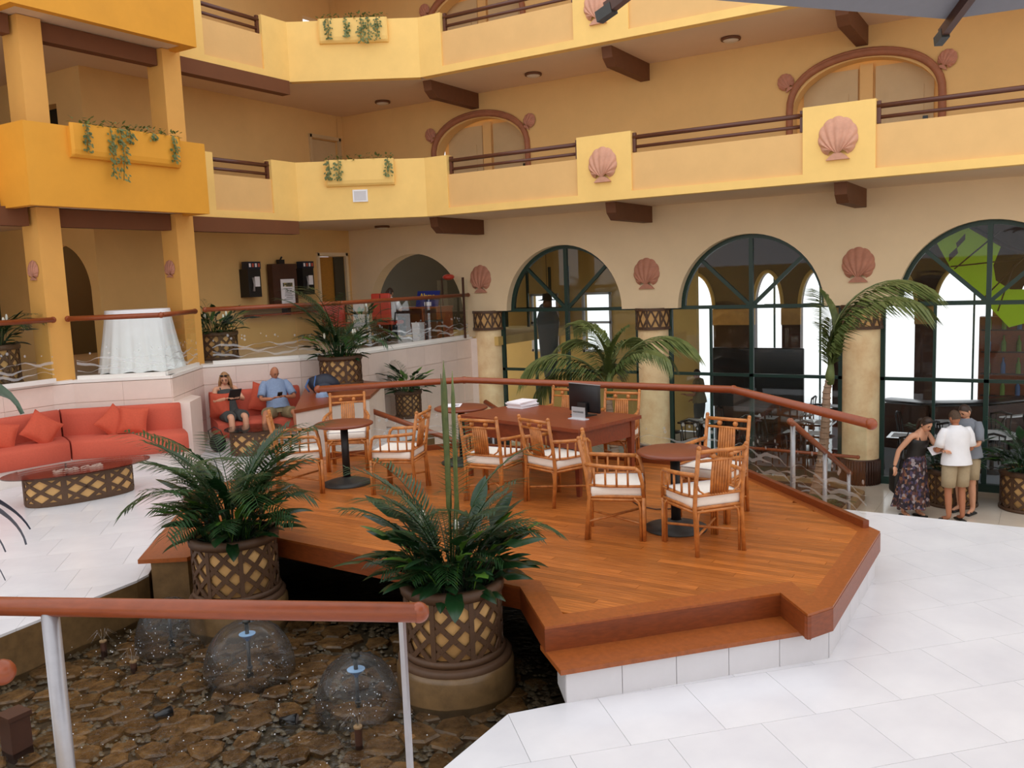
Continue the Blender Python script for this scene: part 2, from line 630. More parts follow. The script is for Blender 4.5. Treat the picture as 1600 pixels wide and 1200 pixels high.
# ---- marble floors, laid in tiles at 45 degrees to the walls
right_poly = [(-2.92, -1.5), (6.5, -1.5), (6.5, 10.35), (-2.65, 10.35), (-2.65, 9.4), (-1.6, 8.2), (-1.5, 6.2), (-2.67, 4.78), (-2.92, 4.49)]
left_poly = [(-13.4, -1.0), (-7.1, -1.0), (-7.1, 3.5), (-7.24, 4.83), (-7.3, 5.0), (-8.7, 6.45), (-8.7, 8.8), (-9.4, 9.4), (-9.4, 12.4), (-13.4, 12.4)]
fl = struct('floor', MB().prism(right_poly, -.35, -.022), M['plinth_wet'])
struct('floor_bedding', MB().prism(inset(right_poly, .02), -.03, -.014), M['marble'])
struct('floor_bedding_left', MB().prism(inset(left_poly, .02), LF - .03, LF - .014), M['marble'])
pieces(fl, 'tile', right_poly, M['marble'], (.62, .62), PI / 4, -.022, 0, .003, origin=(-2.67, 4.78), limit=190)
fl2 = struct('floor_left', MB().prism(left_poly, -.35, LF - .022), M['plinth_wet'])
pieces(fl2, 'tile', left_poly, M['marble'], (.62, .62), PI / 4, LF - .022, LF, .003, origin=(-7.2, 4.8), limit=170)
low_poly = [(-11.4, 6.0), (-9.4, 6.0), (-9.4, 9.0), (-2.7, 10.3), (8.5, 10.3), (8.5, 17.2), (-11.4, 17.2)]
fl3 = struct('floor_lower', MB().prism(low_poly, -1.5, LO - .02), M['riser'])
pieces(fl3, 'tile', [(-2.6, 12.6), (4.5, 12.6), (4.5, 17.2), (-2.6, 17.2)], M['marble_low'], (.6, .6), 0, LO - .02, LO, .003, stagger=False, limit=120)
struct('floor_lower_inner', MB().prism([(-11.4, 6.0), (-2.6, 6), (-2.6, 17.2), (-11.4, 17.2)], LO - .02, LO - .005), M['marble_low'])

# steps from the white floor down to the lower floor
st = MB()
for k in range(6):
    st.box((.8, 10.35 + .3 * k + .15, (LO + 0 - .183 * (k + 1)) / 2 - .0), (6.9, .3, abs(LO) - .183 * (k + 1) + .0) if abs(LO) - .183 * (k + 1) > .02 else (6.9, .3, .02))
struct('floor_stairs', st, M['marble_low'])
struct('wall_step_face', MB().box((1.9, 10.33, -.66), (9.2, .06, 1.24)), M['riser'])

# ---- raised gallery floor with its pink stone wall
up_poly = WALL + [(-11.6, 17.3), (-19, 17.3), (-19, 1.5)]
struct('floor_upper', MB().prism(up_poly, UP - .2, UP - .001), M['marble_low'])
wl = MB()
for a, b in zip(WALL[:-1], WALL[1:]):
    a, b = Vector(a), Vector(b)
    d = (b - a).normalized()
    n = Vector((-d.y, d.x))
    wl.prism([tuple(a), tuple(b), tuple(b + n * .3), tuple(a + n * .3)][::1], LO, UP - .03)
stone = struct('wall_stone', wl, M['pink'])
for k, (a, b) in enumerate(zip(WALL[:-1], WALL[1:])):
    a, b = Vector(a), Vector(b)
    L = (b - a).length
    d = (b - a) / L
    if L < .6 or a.y < 4:
        nw = max(1, round(L / .75))
    else:
        nw = max(1, round(L / .62))
    rows = [(-.1, .52), (.525, 1.12), (1.125, UP - .045)] if k < 6 else [(-1.2, -.6), (-.595, -.0), (.005, .5), (.505, 1.0), (1.005, UP - .045)]
    for z0, z1 in rows:
        for i in range(nw):
            w = L / nw
            mb = MB().box((0, 0, 0), (w - .003, .02, z1 - z0 - .003))
            c = a + d * (i + .5) * w + Vector((d.y, -d.x)) * .008
            o = put('stone_panel', mb.mesh('stone_panel', M['pink']), stone)
            o.location = (c.x, c.y, (z0 + z1) / 2)
            o.rotation_euler = (0, 0, math.atan2(d.y, d.x))
# white ledge on the wall top
lg = MB()
for a, b in zip(WALL[:-1], WALL[1:]):
    a, b = Vector(a), Vector(b)
    d = (b - a).normalized()
    n = Vector((-d.y, d.x))
    lg.prism([tuple(a - n * .025), tuple(b - n * .025), tuple(b + n * .3), tuple(a + n * .3)], UP - .035, UP + .012)
struct('trim_ledge', lg, M['ledge'])

# ---- upper floors: slabs, soffits, parapets
CA, CB = Vector((-13.45, 13.45)), Vector((-11.2, 14.9))   # chamfered corner of the galleries
XG, YG = -13.45, 14.9
PW = .2   # parapet thickness
slab = [(-19, 1.5), (XG - PW, 1.5), (XG - PW, CA.y + .09), (CB.x - .09, YG + PW), (8.5, YG + PW), (8.5, 17.2), (-19, 17.2)]
for nm, z0, z1 in (('ceiling_ground', 4.16, 4.30), ('ceiling_middle', 6.98, 7.12), ('ceiling_top', 9.8, 9.95)):
    struct(nm, MB().prism(slab, z0, z1), M['soffit'])
struct('ceiling_restaurant', MB().prism([(-13.5, 17.2), (8.5, 17.2), (8.5, 23.4), (-13.5, 23.4)], 4.16, 4.4), M['darkwood'])



def parapet(nm, z, tops=1.2):
    """gallery front: yellow base band and piers, tan sunk panels between, for one storey with soffit at z"""
    y = MB()
    r = MB()
    zb, zl, zt = z, z + .81, z + tops
    zr = z + .14
    # right wing along X
    piers = [(CB.x, CB.x + .56), (-7.65, -6.55), (-3.53, -2.42), (.6, 1.71), (4.72, 5.83)]
    for a, b in piers:
        y.box(((a + b) / 2, YG + PW / 2, (zb + zt) / 2), (b - a, PW, zt - zb))
    ends = [(piers[i][1], piers[i + 1][0]) for i in range(len(piers) - 1)] + [(5.83, 8.5)]
    for a, b in ends:
        y.box(((a + b) / 2, YG + PW / 2, (zb + zr) / 2), (b - a, PW, zr - zb))
        r.box(((a + b) / 2, YG + PW / 2 + .02, (zr + zl) / 2), (b - a, PW - .04, zl - zr))
    # left wing along Y
    for a, b in ((12.78, CA.y), (10.5, 11.33)):
        y.box((XG - PW / 2, (a + b) / 2, (zb + zt) / 2), (PW, b - a, zt - zb))
    y.box((XG - PW / 2, (11.33 + 12.78) / 2, (zb + zr) / 2), (PW, 12.78 - 11.33, zr - zb))
    r.box((XG - PW / 2 - .02, (11.33 + 12.78) / 2, (zr + zl) / 2), (PW - .04, 12.78 - 11.33, zl - zr))
    y.box((XG - PW / 2, 4.4, (zb + zt) / 2), (PW, 5.8, zt - zb))
    # chamfer
    d = (CB - CA).normalized()
    n = Vector((-d.y, d.x))
    y.prism([tuple(CA), tuple(CB), tuple(CB + n * PW), tuple(CA + n * PW)], zb, zt)
    struct('wall_parapet_' + nm, y, M['yellow'])
    struct('wall_recess_' + nm, r, M['recess'])
    # orange box balcony carried out in front of the left wing, one face lower in front
    f = MB()
    f.prism([(-13.45, 7.32), (-12.65, 7.32), (-12.65, 10.5), (-13.45, 10.5), (-13.45, 10.36), (-12.79, 10.36), (-12.79, 7.46), (-13.45, 7.46)], z - .03, z + 1.17)
    struct('wall_balcony_' + nm, f, M['orange'])
    struct('ceiling_balcony_' + nm, MB().box((-13.22, 8.91, z + .03), (.84, 2.88, .04)), M['soffit'])


parapet('middle', 4.16)
parapet('top', 6.98, 1.18)

# brown soffit beams of the left wing
for nm, z in (('low', 4.16), ('high', 6.98)):
    b = MB()
    b.box((-13.5, 12.0, z - .14), (.22, 2.75, .27))
    b.box((-13.42, 9.14, z - .14), (.2, 2.1, .28))
    b.box((-13.42, 5.5, z - .14), (.2, 4.3, .28))
    struct('trim_beam_' + nm, b, M['beam'])

# ochre columns
for i, y0 in enumerate((7.7, 10.2)):
    b = MB().box((-13.41, y0 + .19, (UP + 4.16) / 2), (.42, .37, 4.16 - UP))
    b.box((-13.41, y0 + .19, (5.3 + 6.98) / 2), (.42, .37, 6.98 - 5.3))
    struct('column_%d' % (i + 1), b, M['column'])

# ---- back walls of the left wing
bw = MB()
for z0, z1 in ((UP, 4.16), (4.3, 6.98), (7.12, 9.8)):
    dt = z0 + 2.05
    bw.box((-15.4, (10.3 + 15.85) / 2, (z0 + z1) / 2), (.2, 5.55, z1 - z0))
    bw.box((-15.4, 16.95, (z0 + z1) / 2), (.2, .3, z1 - z0))
    bw.box((-15.4, 16.33, (dt + z1) / 2), (.2, .96, z1 - dt))
struct('wall_left', bw, M['gallery'])
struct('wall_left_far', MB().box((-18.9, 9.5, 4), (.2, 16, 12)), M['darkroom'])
# cross wall with an arched passage left of the phones
def arch_panel(mb, xl, xr, zb, zt, cx, rx, rz, zs, y0, y1, n=28, legs=True):
    """wall from y0 to y1 with one arched opening; zs springing, opening goes down to zb"""
    pts = [(cx - rx * math.cos(PI * k / n), zs + rz * math.sin(PI * k / n)) for k in range(n + 1)]
    poly = [(xl, zt), (xl, zb)] + ([(cx - rx, zb)] if legs else [(xl, zs), ]) + pts + ([(cx + rx, zb), (xr, zb)] if legs else [(xr, zs)]) + [(xr, zt)]
    if not legs:
        poly = [(xl, zt), (xl, zs)] + pts + [(xr, zs), (xr, zt)]
    mb.prism_y(poly[::-1], y0, y1)


cw = MB()
arch_panel(cw, -18.9, -15.3, UP, 4.16, -16.55, 1.0, .95, 2.85, 10.0, 10.3)
arch_panel(cw, -18.9, -15.3, 4.3, 6.98, -16.9, .8, .02, 6.4, 10.0, 10.3)
struct('wall_passage', cw, M['gallery'])
struct('wall_passage_end', MB().box((-17.3, 12.5, 2.8), (3.3, .2, 2.8)), M['orange'])

# ---- wall with the big arched windows, and the gallery walls above it
YW = 17.0
PX = [-11.27, -7.13, -3.0, 1.13, 5.26]
CX = [-13.3, -9.2, -5.07, -.94, 3.19, 7.0]
ZS = 2.07
edges = [-15.3] + PX + [8.5]
aw = MB()
for i, cx in enumerate(CX):
    arch_panel(aw, edges[i], edges[i + 1], ZS if i else UP, 4.16, cx, 1.44, 1.42, ZS, YW, YW + .35, legs=(i == 0))
struct('wall_arcade', aw, M['tan'])
gw = MB()
GD = [-11.2, -2.98]
for z in (4.3, 7.12):
    zt = z + 2.68
    arch_panel(gw, -15.3, -7.1, z, zt, GD[0], 1.22, .78, z + 1.36, YW, YW + .3)
    arch_panel(gw, -7.1, 1.1, z, zt, GD[1], 1.22, .78, z + 1.36, YW, YW + .3)
    gw.box((4.8, YW + .15, (z + zt) / 2), (7.4, .3, zt - z))
struct('wall_gallery', gw, M['gallery'])
for zi, z in enumerate((4.3, 7.12)):
    for gi, gx in enumerate(GD):
        nm = 'door_%d' % (1 + zi * 2 + gi)
        # recess back, two panelled leaves, post
        d0 = struct(nm, MB().box((gx, YW + .42, z + 1.1), (2.5, .04, 2.2)), M['recess'])
        for sx in (-.63, .63):
            lf = MB().box((gx + sx, YW + .385, z + 1.02), (.96, .05, 2.04))
            part('door_leaf', lf, M['door'], d0)
            pn = MB()
            arc = [(gx + sx - .32, z + .95)] + [(gx + sx - .32 + .64 * k / 8, z + 1.62 + .1 * math.sin(PI * k / 8)) for k in range(9)] + [(gx + sx + .32, z + .95)]
            pn.prism_y(arc[::-1], YW + .345, YW + .36)
            pn.box((gx + sx, YW + .352, z + .5), (.64, .015, .7))
            part('door_panel', pn, M['door'], d0)
        part('door_post', MB().box((gx, YW + .37, z + 1.05), (.22, .1, 2.1)), M['recess'], d0)
        part('door_handle', MB().box((gx + .98, YW + .35, z + 1.0), (.08, .05, .14)), M['blackgloss'], d0)
        tr = MB()
        zs = z + 1.36
        pts = [(gx - 1.28, YW - .03, z)] + [(gx - 1.28 * math.cos(PI * k / 24), YW - .03, zs + .86 * math.sin(PI * k / 24) ** .8) for k in range(25)] + [(gx + 1.28, YW - .03, z)]
        tr.tube(pts, .065, 8)
        tr.tube([(p[0], p[1] - .02, p[2] + .05) for p in pts[1:-1]], .035, 6)
        part('arch_trim', tr, M['archtrim'], d0)

# chair-height side doors of the left wing
for i, (z, dm) in enumerate(((UP, M['doorwood']), (4.3, M['door']))):
    d0 = struct('door_%d' % (5 + i), MB().box((-15.42, 16.33, z + 1.02), (.06, .94, 2.04)), dm)
    fr = MB()
    fr.box((-15.28, 15.82, z + 1.06), (.07, .07, 2.14)).box((-15.28, 16.83, z + 1.06), (.07, .07, 2.14)).box((-15.28, 16.33, z + 2.1), (.07, 1.08, .08))
    part('door_frame', fr, M['tan'] if i == 0 else M['door'], d0)
    if i == 0:
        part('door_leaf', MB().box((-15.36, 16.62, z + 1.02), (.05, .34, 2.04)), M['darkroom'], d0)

# ---- pillars with lattice capitals between the arches
def lattice_patch(mb, r, z0, z1, a0, a1, n, w, t=.012, cx=0, cy=0):
    """crossing strips on a cylinder between two angles"""
    h = z1 - z0
    da = (a1 - a0) / n
    for k in range(n):
        for sg in (1, -1):
            pts = []
            m = 4
            for j in range(m + 1):
                u = j / m
                a = a0 + da * (k + (u if sg > 0 else 1 - u))
                pts.append((cx + (r + t / 2) * math.cos(a), cy + (r + t / 2) * math.sin(a), z0 + h * u))
            for p, q in zip(pts[:-1], pts[1:]):
                mid = Vector(((p[0] + q[0]) / 2 - cx, (p[1] + q[1]) / 2 - cy, 0))
                mb.bar(p, q, w, t, up=mid)


for i, px in enumerate(PX):
    p0 = MB().lathe([(.33, 0), (.33, 2.95)], 32, (px, YW + .2, LO + .0))
    pl = struct('pillar_%d' % (i + 1), p0, M['pillar'])
    bs = MB().lathe([(.345, 0), (.345, .46), (.335, .48)], 32, (px, YW + .2, LO))
    for k in range(22):
        a = PI + PI * k / 21
        bs.tube([(px + .35 * math.cos(a), YW + .2 + .35 * math.sin(a), LO), (px + .35 * math.cos(a), YW + .2 + .35 * math.sin(a), LO + .45)], .02, 6)
    part('pillar_base', bs, M['darkwood'], pl)
    part('capital', MB().lathe([(.35, 1.66), (.35, 2.06)], 32, (px, YW + .2, 0)), M['pot'], pl)
    rg = MB()
    for z in (1.66, 2.05):
        rg.lathe([(.35, -.03), (.385, -.03), (.385, .03), (.35, .03)], 32, (px, YW + .2, z), smooth=False)
    part('capital_ring', rg, M['lattice'], pl)
    lt = MB()
    lattice_patch(lt, .352, 1.68, 2.04, PI * .95, PI * 2.05, 7, .035, .014, px, YW + .2)
    for k in range(5):
        a = PI + PI * k / 4
        lt.bar((px + .36 * math.cos(a), YW + .2 + .36 * math.sin(a), 1.68), (px + .36 * math.cos(a), YW + .2 + .36 * math.sin(a), 2.04), .035, .014, up=(math.cos(a), math.sin(a), 0))
    part('capital_lattice', lt, M['lattice'], pl)

struct('wall_stone_return', MB().prism([(-11.62, 16.85), (-11.28, 17.0), (-11.28, 17.3), (-11.62, 17.3)], LO, UP - .03), M['pink'])
# ---- green framed windows in the arches
for i, cx in enumerate(CX[1:5]):
    yw = YW + .24
    xl, xr = PX[i] + .33, PX[i + 1] - .33
    hw = (xr - xl) / 2
    xm = (xl + xr) / 2
    fr = MB()
    arc = [(cx - 1.4 * math.cos(PI * k / 28), yw, ZS + 1.38 * math.sin(PI * k / 28)) for k in range(29)]
    for p, q in zip(arc[:-1], arc[1:]):
        fr.bar(p, q, .08, .09, up=(0, 1, 0))
    w = struct('window_%d' % (i + 1), fr, M['tealframe'])
    tr = MB()
    tr.box((xm, yw, ZS), (2 * hw, .1, .07))
    part('transom', tr, M['tealframe'], w)
    part('transom', MB().box((xm, yw, .7), (2 * hw, .08, .06)), M['tealframe'], w)
    part('transom', MB().box((xm, yw, LO + .07), (2 * hw, .1, .14)), M['tealframe'], w)
    for x in (xl + .04, xm, xr - .04):
        part('mullion', MB().box((x, yw, (LO + ZS) / 2), (.08, .08, ZS - LO)), M['tealframe'], w)
    part('mullion', MB().box((xl + (xm - xl) * .52, yw, (LO + ZS) / 2), (.05, .06, ZS - LO)), M['tealframe'], w)
    part('mullion', MB().box((xm, yw, ZS + .7), (.08, .08, 1.4)), M['tealframe'], w)
    for sg in (-1, 1):
        part('fan_bar', MB().bar((xm, yw, ZS), (cx + sg * 1.4 * .72, yw, ZS + 1.38 * .69), .07, .07, up=(0, 1, 0)), M['tealframe'], w)
    for z0, z1 in ((LO + .14, .67), (.73, ZS - .04)):
        for x0, x1 in ((xl + .08, xm - .04), (xm + .04, xr - .08)):
            part('pane', MB().box(((x0 + x1) / 2, yw, (z0 + z1) / 2), (x1 - x0, .01, z1 - z0)), M['winglass'], w)
    fan = [(cx - 1.37 * math.cos(PI * k / 20), ZS + .03 + 1.34 * math.sin(PI * k / 20)) for k in range(21)]
    part('pane', MB().prism_y(fan[::-1], yw - .005, yw + .005), M['winglass'], w)

# walls of the lobby outside the picture
struct('wall_back', MB().box((-2, -9, 1.0), (34, .3, 4.0)), M['yellow'])
struct('wall_right', MB().box((8.6, 5, .0), (.3, 28, 2.6)), M['yellow'])
struct('floor_terrace', MB().prism([(-13.4, -8.9), (6.5, -8.9), (6.5, -1.5), (-13.4, -1.5)], -.35, 0), M['marble'])

# ================================================================ DECK
DECK = [(-3.45, 5.55), (-2.89, 4.95), (-1.64, 6.28), (-1.37, 5.95), (-1.25, 6.18), (-1.25, 8.17), (-3.15, 10.2), (-7.12, 10.25), (-8.62, 8.9), (-8.75, 6.55), (-6.95, 5.72)]
deck = thing('deck_platform', 'raised varnished wooden platform holding the rattan chairs and tables', 'deck', (-4.9, 7.8, 0))
part('deck_body', MB().prism(inset(DECK, .02), .25, .40), M['fascia'], deck, world=True)
in1, in2 = inset(DECK, .09), inset(DECK, .18)
in1[3] = (-1.40, 6.16)
in1[4] = (-1.34, 6.24)
in2[3] = (-1.45, 6.31)
in2[4] = (-1.43, 6.34)
for ring, (p, q) in enumerate(((DECK, in1), (in1, in2))):
    n = len(DECK)
    for i in range(n):
        a, b, c, d = p[i], p[(i + 1) % n], q[(i + 1) % n], q[i]
        mb = MB().prism([a, b, c, d], .40, .421 if ring == 0 else .42)
        part('border_board', mb, M['border'], deck, world=True)
for i in (9, 10, 0, 1, 2, 3, 4, 5):
    a, b = Vector(DECK[i]), Vector(DECK[(i + 1) % len(DECK)])
    d = (b - a).normalized()
    n_ = Vector((d.y, -d.x)) * -.012
    part('fascia_board', MB().bar((a.x + n_.x, a.y + n_.y, .32), (b.x + n_.x, b.y + n_.y, .32), .03, .165), M['fascia'], deck, world=True)
pieces(deck, 'plank', in2, M['plank'], (1.75, .082), 0, .40, .419, .003, limit=300)
# marble clad base under the step and along the outer edge
basep = [(-2.66, 4.80), (-1.30, 6.25), (-1.30, 8.14), (-3.1, 10.1), (-3.3, 9.8), (-1.75, 8.0), (-1.75, 6.45), (-2.86, 5.05)]
part('deck_base', MB().prism(basep, -.02, .21), M['riser'], deck, world=True)
part('deck_base', MB().prism([(-1.62, 6.28), (-1.36, 6.0), (-1.29, 6.2), (-1.29, 8.14), (-3.1, 10.1), (-3.3, 9.8), (-1.75, 8.0), (-1.75, 6.45)], .21, .3), M['riser'], deck, world=True)
for a, b in (((-2.66, 4.80), (-1.30, 6.25)), ((-1.30, 6.25), (-1.30, 8.14))):
    a, b = Vector(a), Vector(b)
    L = (b - a).length
    k = max(1, round(L / .42))
    d = (b - a) / L
    for i in range(k):
        c = a + d * (i + .5) * L / k + Vector((d.y, -d.x)) * .006
        top = .205 if abs(d.x) > .1 else .3
        o = part('riser_tile', MB().box((0, 0, 0), (L / k - .005, .014, top - .0)), M['riser'], deck)
        o.matrix_parent_inverse = Matrix.Translation(deck.location).inverted()
        o.location = (c.x, c.y, top / 2)
        o.rotation_euler = (0, 0, math.atan2(d.y, d.x))
part('step_tread', MB().prism([(-2.98, 5.03), (-2.66, 4.74), (-1.40, 6.10), (-1.60, 6.34)], .21, .243), M['border'], deck, world=True)
part('step_tread', MB().prism([(-7.3, 4.9), (-6.92, 5.16), (-6.95, 5.75), (-8.72, 6.56)], .25, .29), M['border'], deck, world=True)
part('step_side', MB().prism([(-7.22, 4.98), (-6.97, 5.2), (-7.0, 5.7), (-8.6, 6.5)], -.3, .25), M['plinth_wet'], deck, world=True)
part('deck_support', MB().prism([(-6.6, 6.9), (-3.6, 6.9), (-2.2, 6.5), (-1.8, 8.0), (-3.3, 9.7), (-7.0, 9.7), (-8.4, 8.7), (-8.4, 6.95)], -.35, .25), M['bed'], deck, world=True)


# ================================================================ RAILINGS
def waves(mb, a, b, z0, rng, h=.05):
    """etched wave bands and bubbles on a glass panel from a to b"""
    a, b = Vector(a), Vector(b)
    d = (b - a)
    L = d.length
    d /= L
    nrm = Vector((d.y, -d.x)) * .007
    for j in range(3):
        ph, zz = rng.uniform(0, 6), z0 + .05 + j * .085
        n = max(6, int(L / .07))
        top, bot = [], []
        for k in range(n + 1):
            u = k / n
            p = a + d * (L * u) + nrm
            w = .028 * math.sin(u * L * 9 + ph) + .012 * math.sin(u * L * 21 + ph * 2)
            th = .012 + .010 * math.sin(u * L * 6 + ph)
            top.append((p.x, p.y, zz + w + th))
            bot.append((p.x, p.y, zz + w - th))
        mb.add(top + bot, [(k, k + 1, n + 2 + k, n + 1 + k) for k in range(n)])
    for k in range(int(L * 9)):
        u = rng.random()
        p = a + d * (L * u) + nrm
        r = rng.uniform(.008, .024)
        z = z0 + rng.uniform(.3, .42)
        m = 8
        vs = [(p.x + d.x * r * math.cos(2 * PI * q / m), p.y + d.y * r * math.cos(2 * PI * q / m), z + r * 1.2 * math.sin(2 * PI * q / m)) for q in range(m)]
        mb.add(vs, [tuple(range(m))])


def glass_rail(label, path, z0, z1, seg=1.4, r=.05, base=True, basem='ledge', extend=.06):
    """wooden handrail carried on frameless glass; path in plan"""
    rng = random.Random(len(label))
    root = thing('glass_railing', label, 'railing', (path[0][0], path[0][1], z0))
    hp = [Vector((*p, z1)) for p in path]
    hp[0] += (hp[0] - hp[1]).normalized() * extend
    hp[-1] += (hp[-1] - hp[-2]).normalized() * extend
    h = MB().tube(hp, r, 12, flat=.82)
    for p in (hp[0], hp[-1]):
        h.ball(p, r * .99, 12, 8)
    for p in hp[1:-1]:
        h.ball(p, r * .97, 12, 8)
    part('handrail', h, M['handrail'], root, world=True)
    for a, b in zip(path[:-1], path[1:]):
        a, b = Vector(a), Vector(b)
        L = (b - a).length
        d = (b - a) / L
        n = max(1, round(L / seg))
        ang = math.atan2(d.y, d.x)
        for i in range(n):
            p, q = a + d * (L * i / n + .008), a + d * (L * (i + 1) / n - .008)
            g = part('glass_panel', MB().bar((p.x, p.y, (z0 + z1) / 2), (q.x, q.y, (z0 + z1) / 2), .012, z1 - z0 - .03), M['glass'], root, world=True)
            e = MB()
            waves(e, p, q, z0 + .1, rng)
            part('etched_wave', e, M['etch'], g)
        if base:
            part('base_channel', MB().bar((a.x, a.y, z0 + .035), (b.x, b.y, z0 + .035), .06, .07), M[basem], root, world=True)
    return root


glass_rail('long glass balustrade with wood handrail around the back of the deck', [(-1.38, 8.23), (-3.19, 10.1), (-7.1, 10.13), (-8.52, 8.75)], DK, 1.39, 1.35, .055, basem='fascia')
glass_rail('short glass balustrade left of the first ochre column above the sofa', [(-13.08, 3.6), (-13.1, 7.68)], UP, 2.44)
glass_rail('angled glass balustrade in front of the white draped table', [(-13.05, 8.02), (-11.98, 8.84), (-12.86, 10.16)], UP, 2.44)
glass_rail('long glass balustrade on the stone wall from ochre column to arched wall', [(-12.78, 10.42), (-11.93, 11.68), (-11.56, 12.52), (-11.64, 16.85)], UP, 2.46, 1.4)

# brown tube rails between the gallery piers
for zi, z in enumerate((4.16, 6.98)):
    lev = ('lower', 'upper')[zi]
    spans = [((-10.62, YG + .1), (-7.65, YG + .1), 'between chamfered corner and first shell pier'), ((-6.55, YG + .1), (-3.53, YG + .1), 'between the two shell piers'),
             ((-2.42, YG + .1), (.6, YG + .1), 'past the second shell pier'), ((XG - .1, 11.33), (XG - .1, 12.78), 'beside the orange balcony')]
    for a, b, w in spans:
        t = thing('gallery_rail', 'dark brown tube rails on the %s gallery %s' % (lev, w), 'railing', (a[0], a[1], z + .9))
        for zz, rr in ((1.09, .04), (.92, .03)):
            part('tube', MB().tube([(*a, z + zz), (*b, z + zz)], rr, 10), M['rail_brown'], t, world=True)
        for p in (a, b):
            d = (Vector(b) - Vector(a)).normalized() * (.03 if p == a else -.03)
            part('bracket', MB().box((p[0] + d.x, p[1] + d.y, z + 1.0), (.06, .06, .34)), M['rail_brown'], t, world=True)

# handrail in front of the camera
fa, fb = Vector((-3.95, 1.79, 1.5)), Vector((-2.1, 2.61, 1.5))
t = thing('stair_railing', 'varnished wood handrail on steel posts over the fountain pool', 'railing', (-2.2, 2.57, 0))
hr = MB().tube([fa - (fb - fa) * .6, fb], .042, 14, flat=.95)
hr.ball(fb, .042, 14, 8)
part('handrail', hr, M['handrail'], t, world=True)
part('post', MB().tube([(-3.56, 1.962, -.3), (-3.56, 1.962, 1.48)], .036, 16), M['steel'], t, world=True)
part('post', MB().bar((-2.165, 2.582, -.3), (-2.165, 2.582, 1.48), .05, .018, up=(.8, .4, 0)), M['steel'], t, world=True)
t = thing('stair_railing', 'short end of wood handrail on a pale post at the frame edge', 'railing', (-3.2, 1.46, 0))
part('handrail', MB().tube([(-3.5, 1.2, 1.52), (-3.09, 1.515, 1.5)], .045, 12).ball((-3.09, 1.515, 1.5), .045, 12, 8), M['handrail'], t, world=True)
part('post', MB().tube([(-3.17, 1.45, -.3), (-3.17, 1.45, 1.48)], .03, 12), M['steel'], t, world=True)

# steel stair rail down to the lower floor, behind the deck glass
t = thing('stair_railing', 'sloping wood handrail on three steel posts beside the planting bed', 'railing', (-2.7, 10.9, -.2))
part('handrail', MB().tube([(-2.7, 10.8, .92), (-2.7, 14.6, -.54)], .04, 10).ball((-2.7, 10.8, .92), .045), M['handrail'], t, world=True)
for y in (10.92, 12.75, 14.5):
    zt = .92 - (y - 10.8) / 3.8 * 1.46
    zb = max(LO, -(y - 10.35) / .3 * .18 - .02)
    part('post', MB().tube([(-2.7, y, min(zb, -.02)), (-2.7, y, zt)], .032, 10), M['steel'], t, world=True)
glass_rail('low lobby rail of wood and glass in front of the yellow pillar', [(-4.6, 15.2), (-2.72, 15.05)], LO, -.36, 1.0, .035, base=True)
# rails of the stair by the pale stone block
t = thing('stair_railing', 'diagonal wood handrail falling behind the rattan chairs', 'railing', (-9.2, 10.6, LO))
part('handrail', MB().tube([(-10.6, 10.9, .97), (-6.9, 11.6, -.2)], .045, 10), M['handrail'], t, world=True)
for k, f in enumerate((.12, .45, .8)):
    x, y, z = -10.6 + 3.7 * f, 10.9 + .7 * f, .97 - 1.17 * f
    part('post', MB().tube([(x, y, LO if f > .3 else .9), (x, y, z)], .022, 8), M['steel'], t, world=True)
t = thing('stair_railing', 'short wood handrail falling behind the round table with papers', 'railing', (-8.0, 12.3, LO))
part('handrail', MB().tube([(-8.6, 12.9, .62), (-6.6, 11.9, .1)], .045, 10), M['handrail'], t, world=True)
for f in (.1, .9):
    x, y, z = -8.6 + 2 * f, 12.9 - f, .62 - .52 * f
    part('post', MB().tube([(x, y, LO), (x, y, z)], .022, 8), M['steel'], t, world=True)

# ================================================================ POOL AND FOUNTAINS
pool = [(-7.35, -1.4), (-2.95, -1.4), (-2.95, 4.55), (-2.75, 4.95), (-3.5, 6.9), (-7.0, 6.9), (-7.35, 5.3)]
struct('floor_under_deck', MB().prism([(-9.2, 4.5), (-1.2, 4.5), (-1.2, 10.4), (-9.2, 10.4)], -.5, -.43), M['bed'])
basin = struct('floor_pool', MB().prism(pool, -.42, -.335), M['bed'])
rng = random.Random(3)
stone_meshes = []
for k in range(10):
    n = rng.choice((5, 6, 7))
    a0 = rng.uniform(0, 6)
    pl = [((.115 + rng.uniform(-.02, .03)) * math.cos(a0 + 2 * PI * i / n), (.10 + rng.uniform(-.02, .03)) * math.sin(a0 + 2 * PI * i / n)) for i in range(n)]
    tp = [(x * .86, y * .86) for x, y in pl]
    stone_meshes.append(MB().prism(pl, 0, .03, ).prism(pl, .03, .042, tp).mesh('flagstone', M['stonewet']))
cnt = 0
gx = -7.2
y = 2.35
row = 0
while y < 5.9 and cnt < 300:
    x = -7.15 + (row % 2) * .12
    while x < -3.0:
        if not (y > 4.3 and x > -3.2) and cnt < 300 and rng.random() < .86:
            o = put('flagstone', rng.choice(stone_meshes), basin, (x + rng.uniform(-.04, .04), y + rng.uniform(-.04, .04), -.338 + rng.uniform(-.008, .01)), (rng.uniform(-.05, .05), rng.uniform(-.05, .05), rng.uniform(0, 6)), rng.uniform(.75, 1.35))
            cnt += 1
        x += .235
    y += .21
    row += 1
pb = MB()
for k in range(5000):
    x, y = rng.uniform(-7.2, -3.0), rng.uniform(2.2, 5.9)
    r = rng.uniform(.010, .030)
    pb.add([(x + r * math.cos(t) * 1.3, y + r * math.sin(t), -.315) for t in (0, 1.26, 2.5, 3.8, 5.0)] + [(x, y, -.315 + r * .9)],
           [(i, (i + 1) % 5, 5) for i in range(5)], True)
o = part('pebble_scatter', pb, M['pebble'], basin)
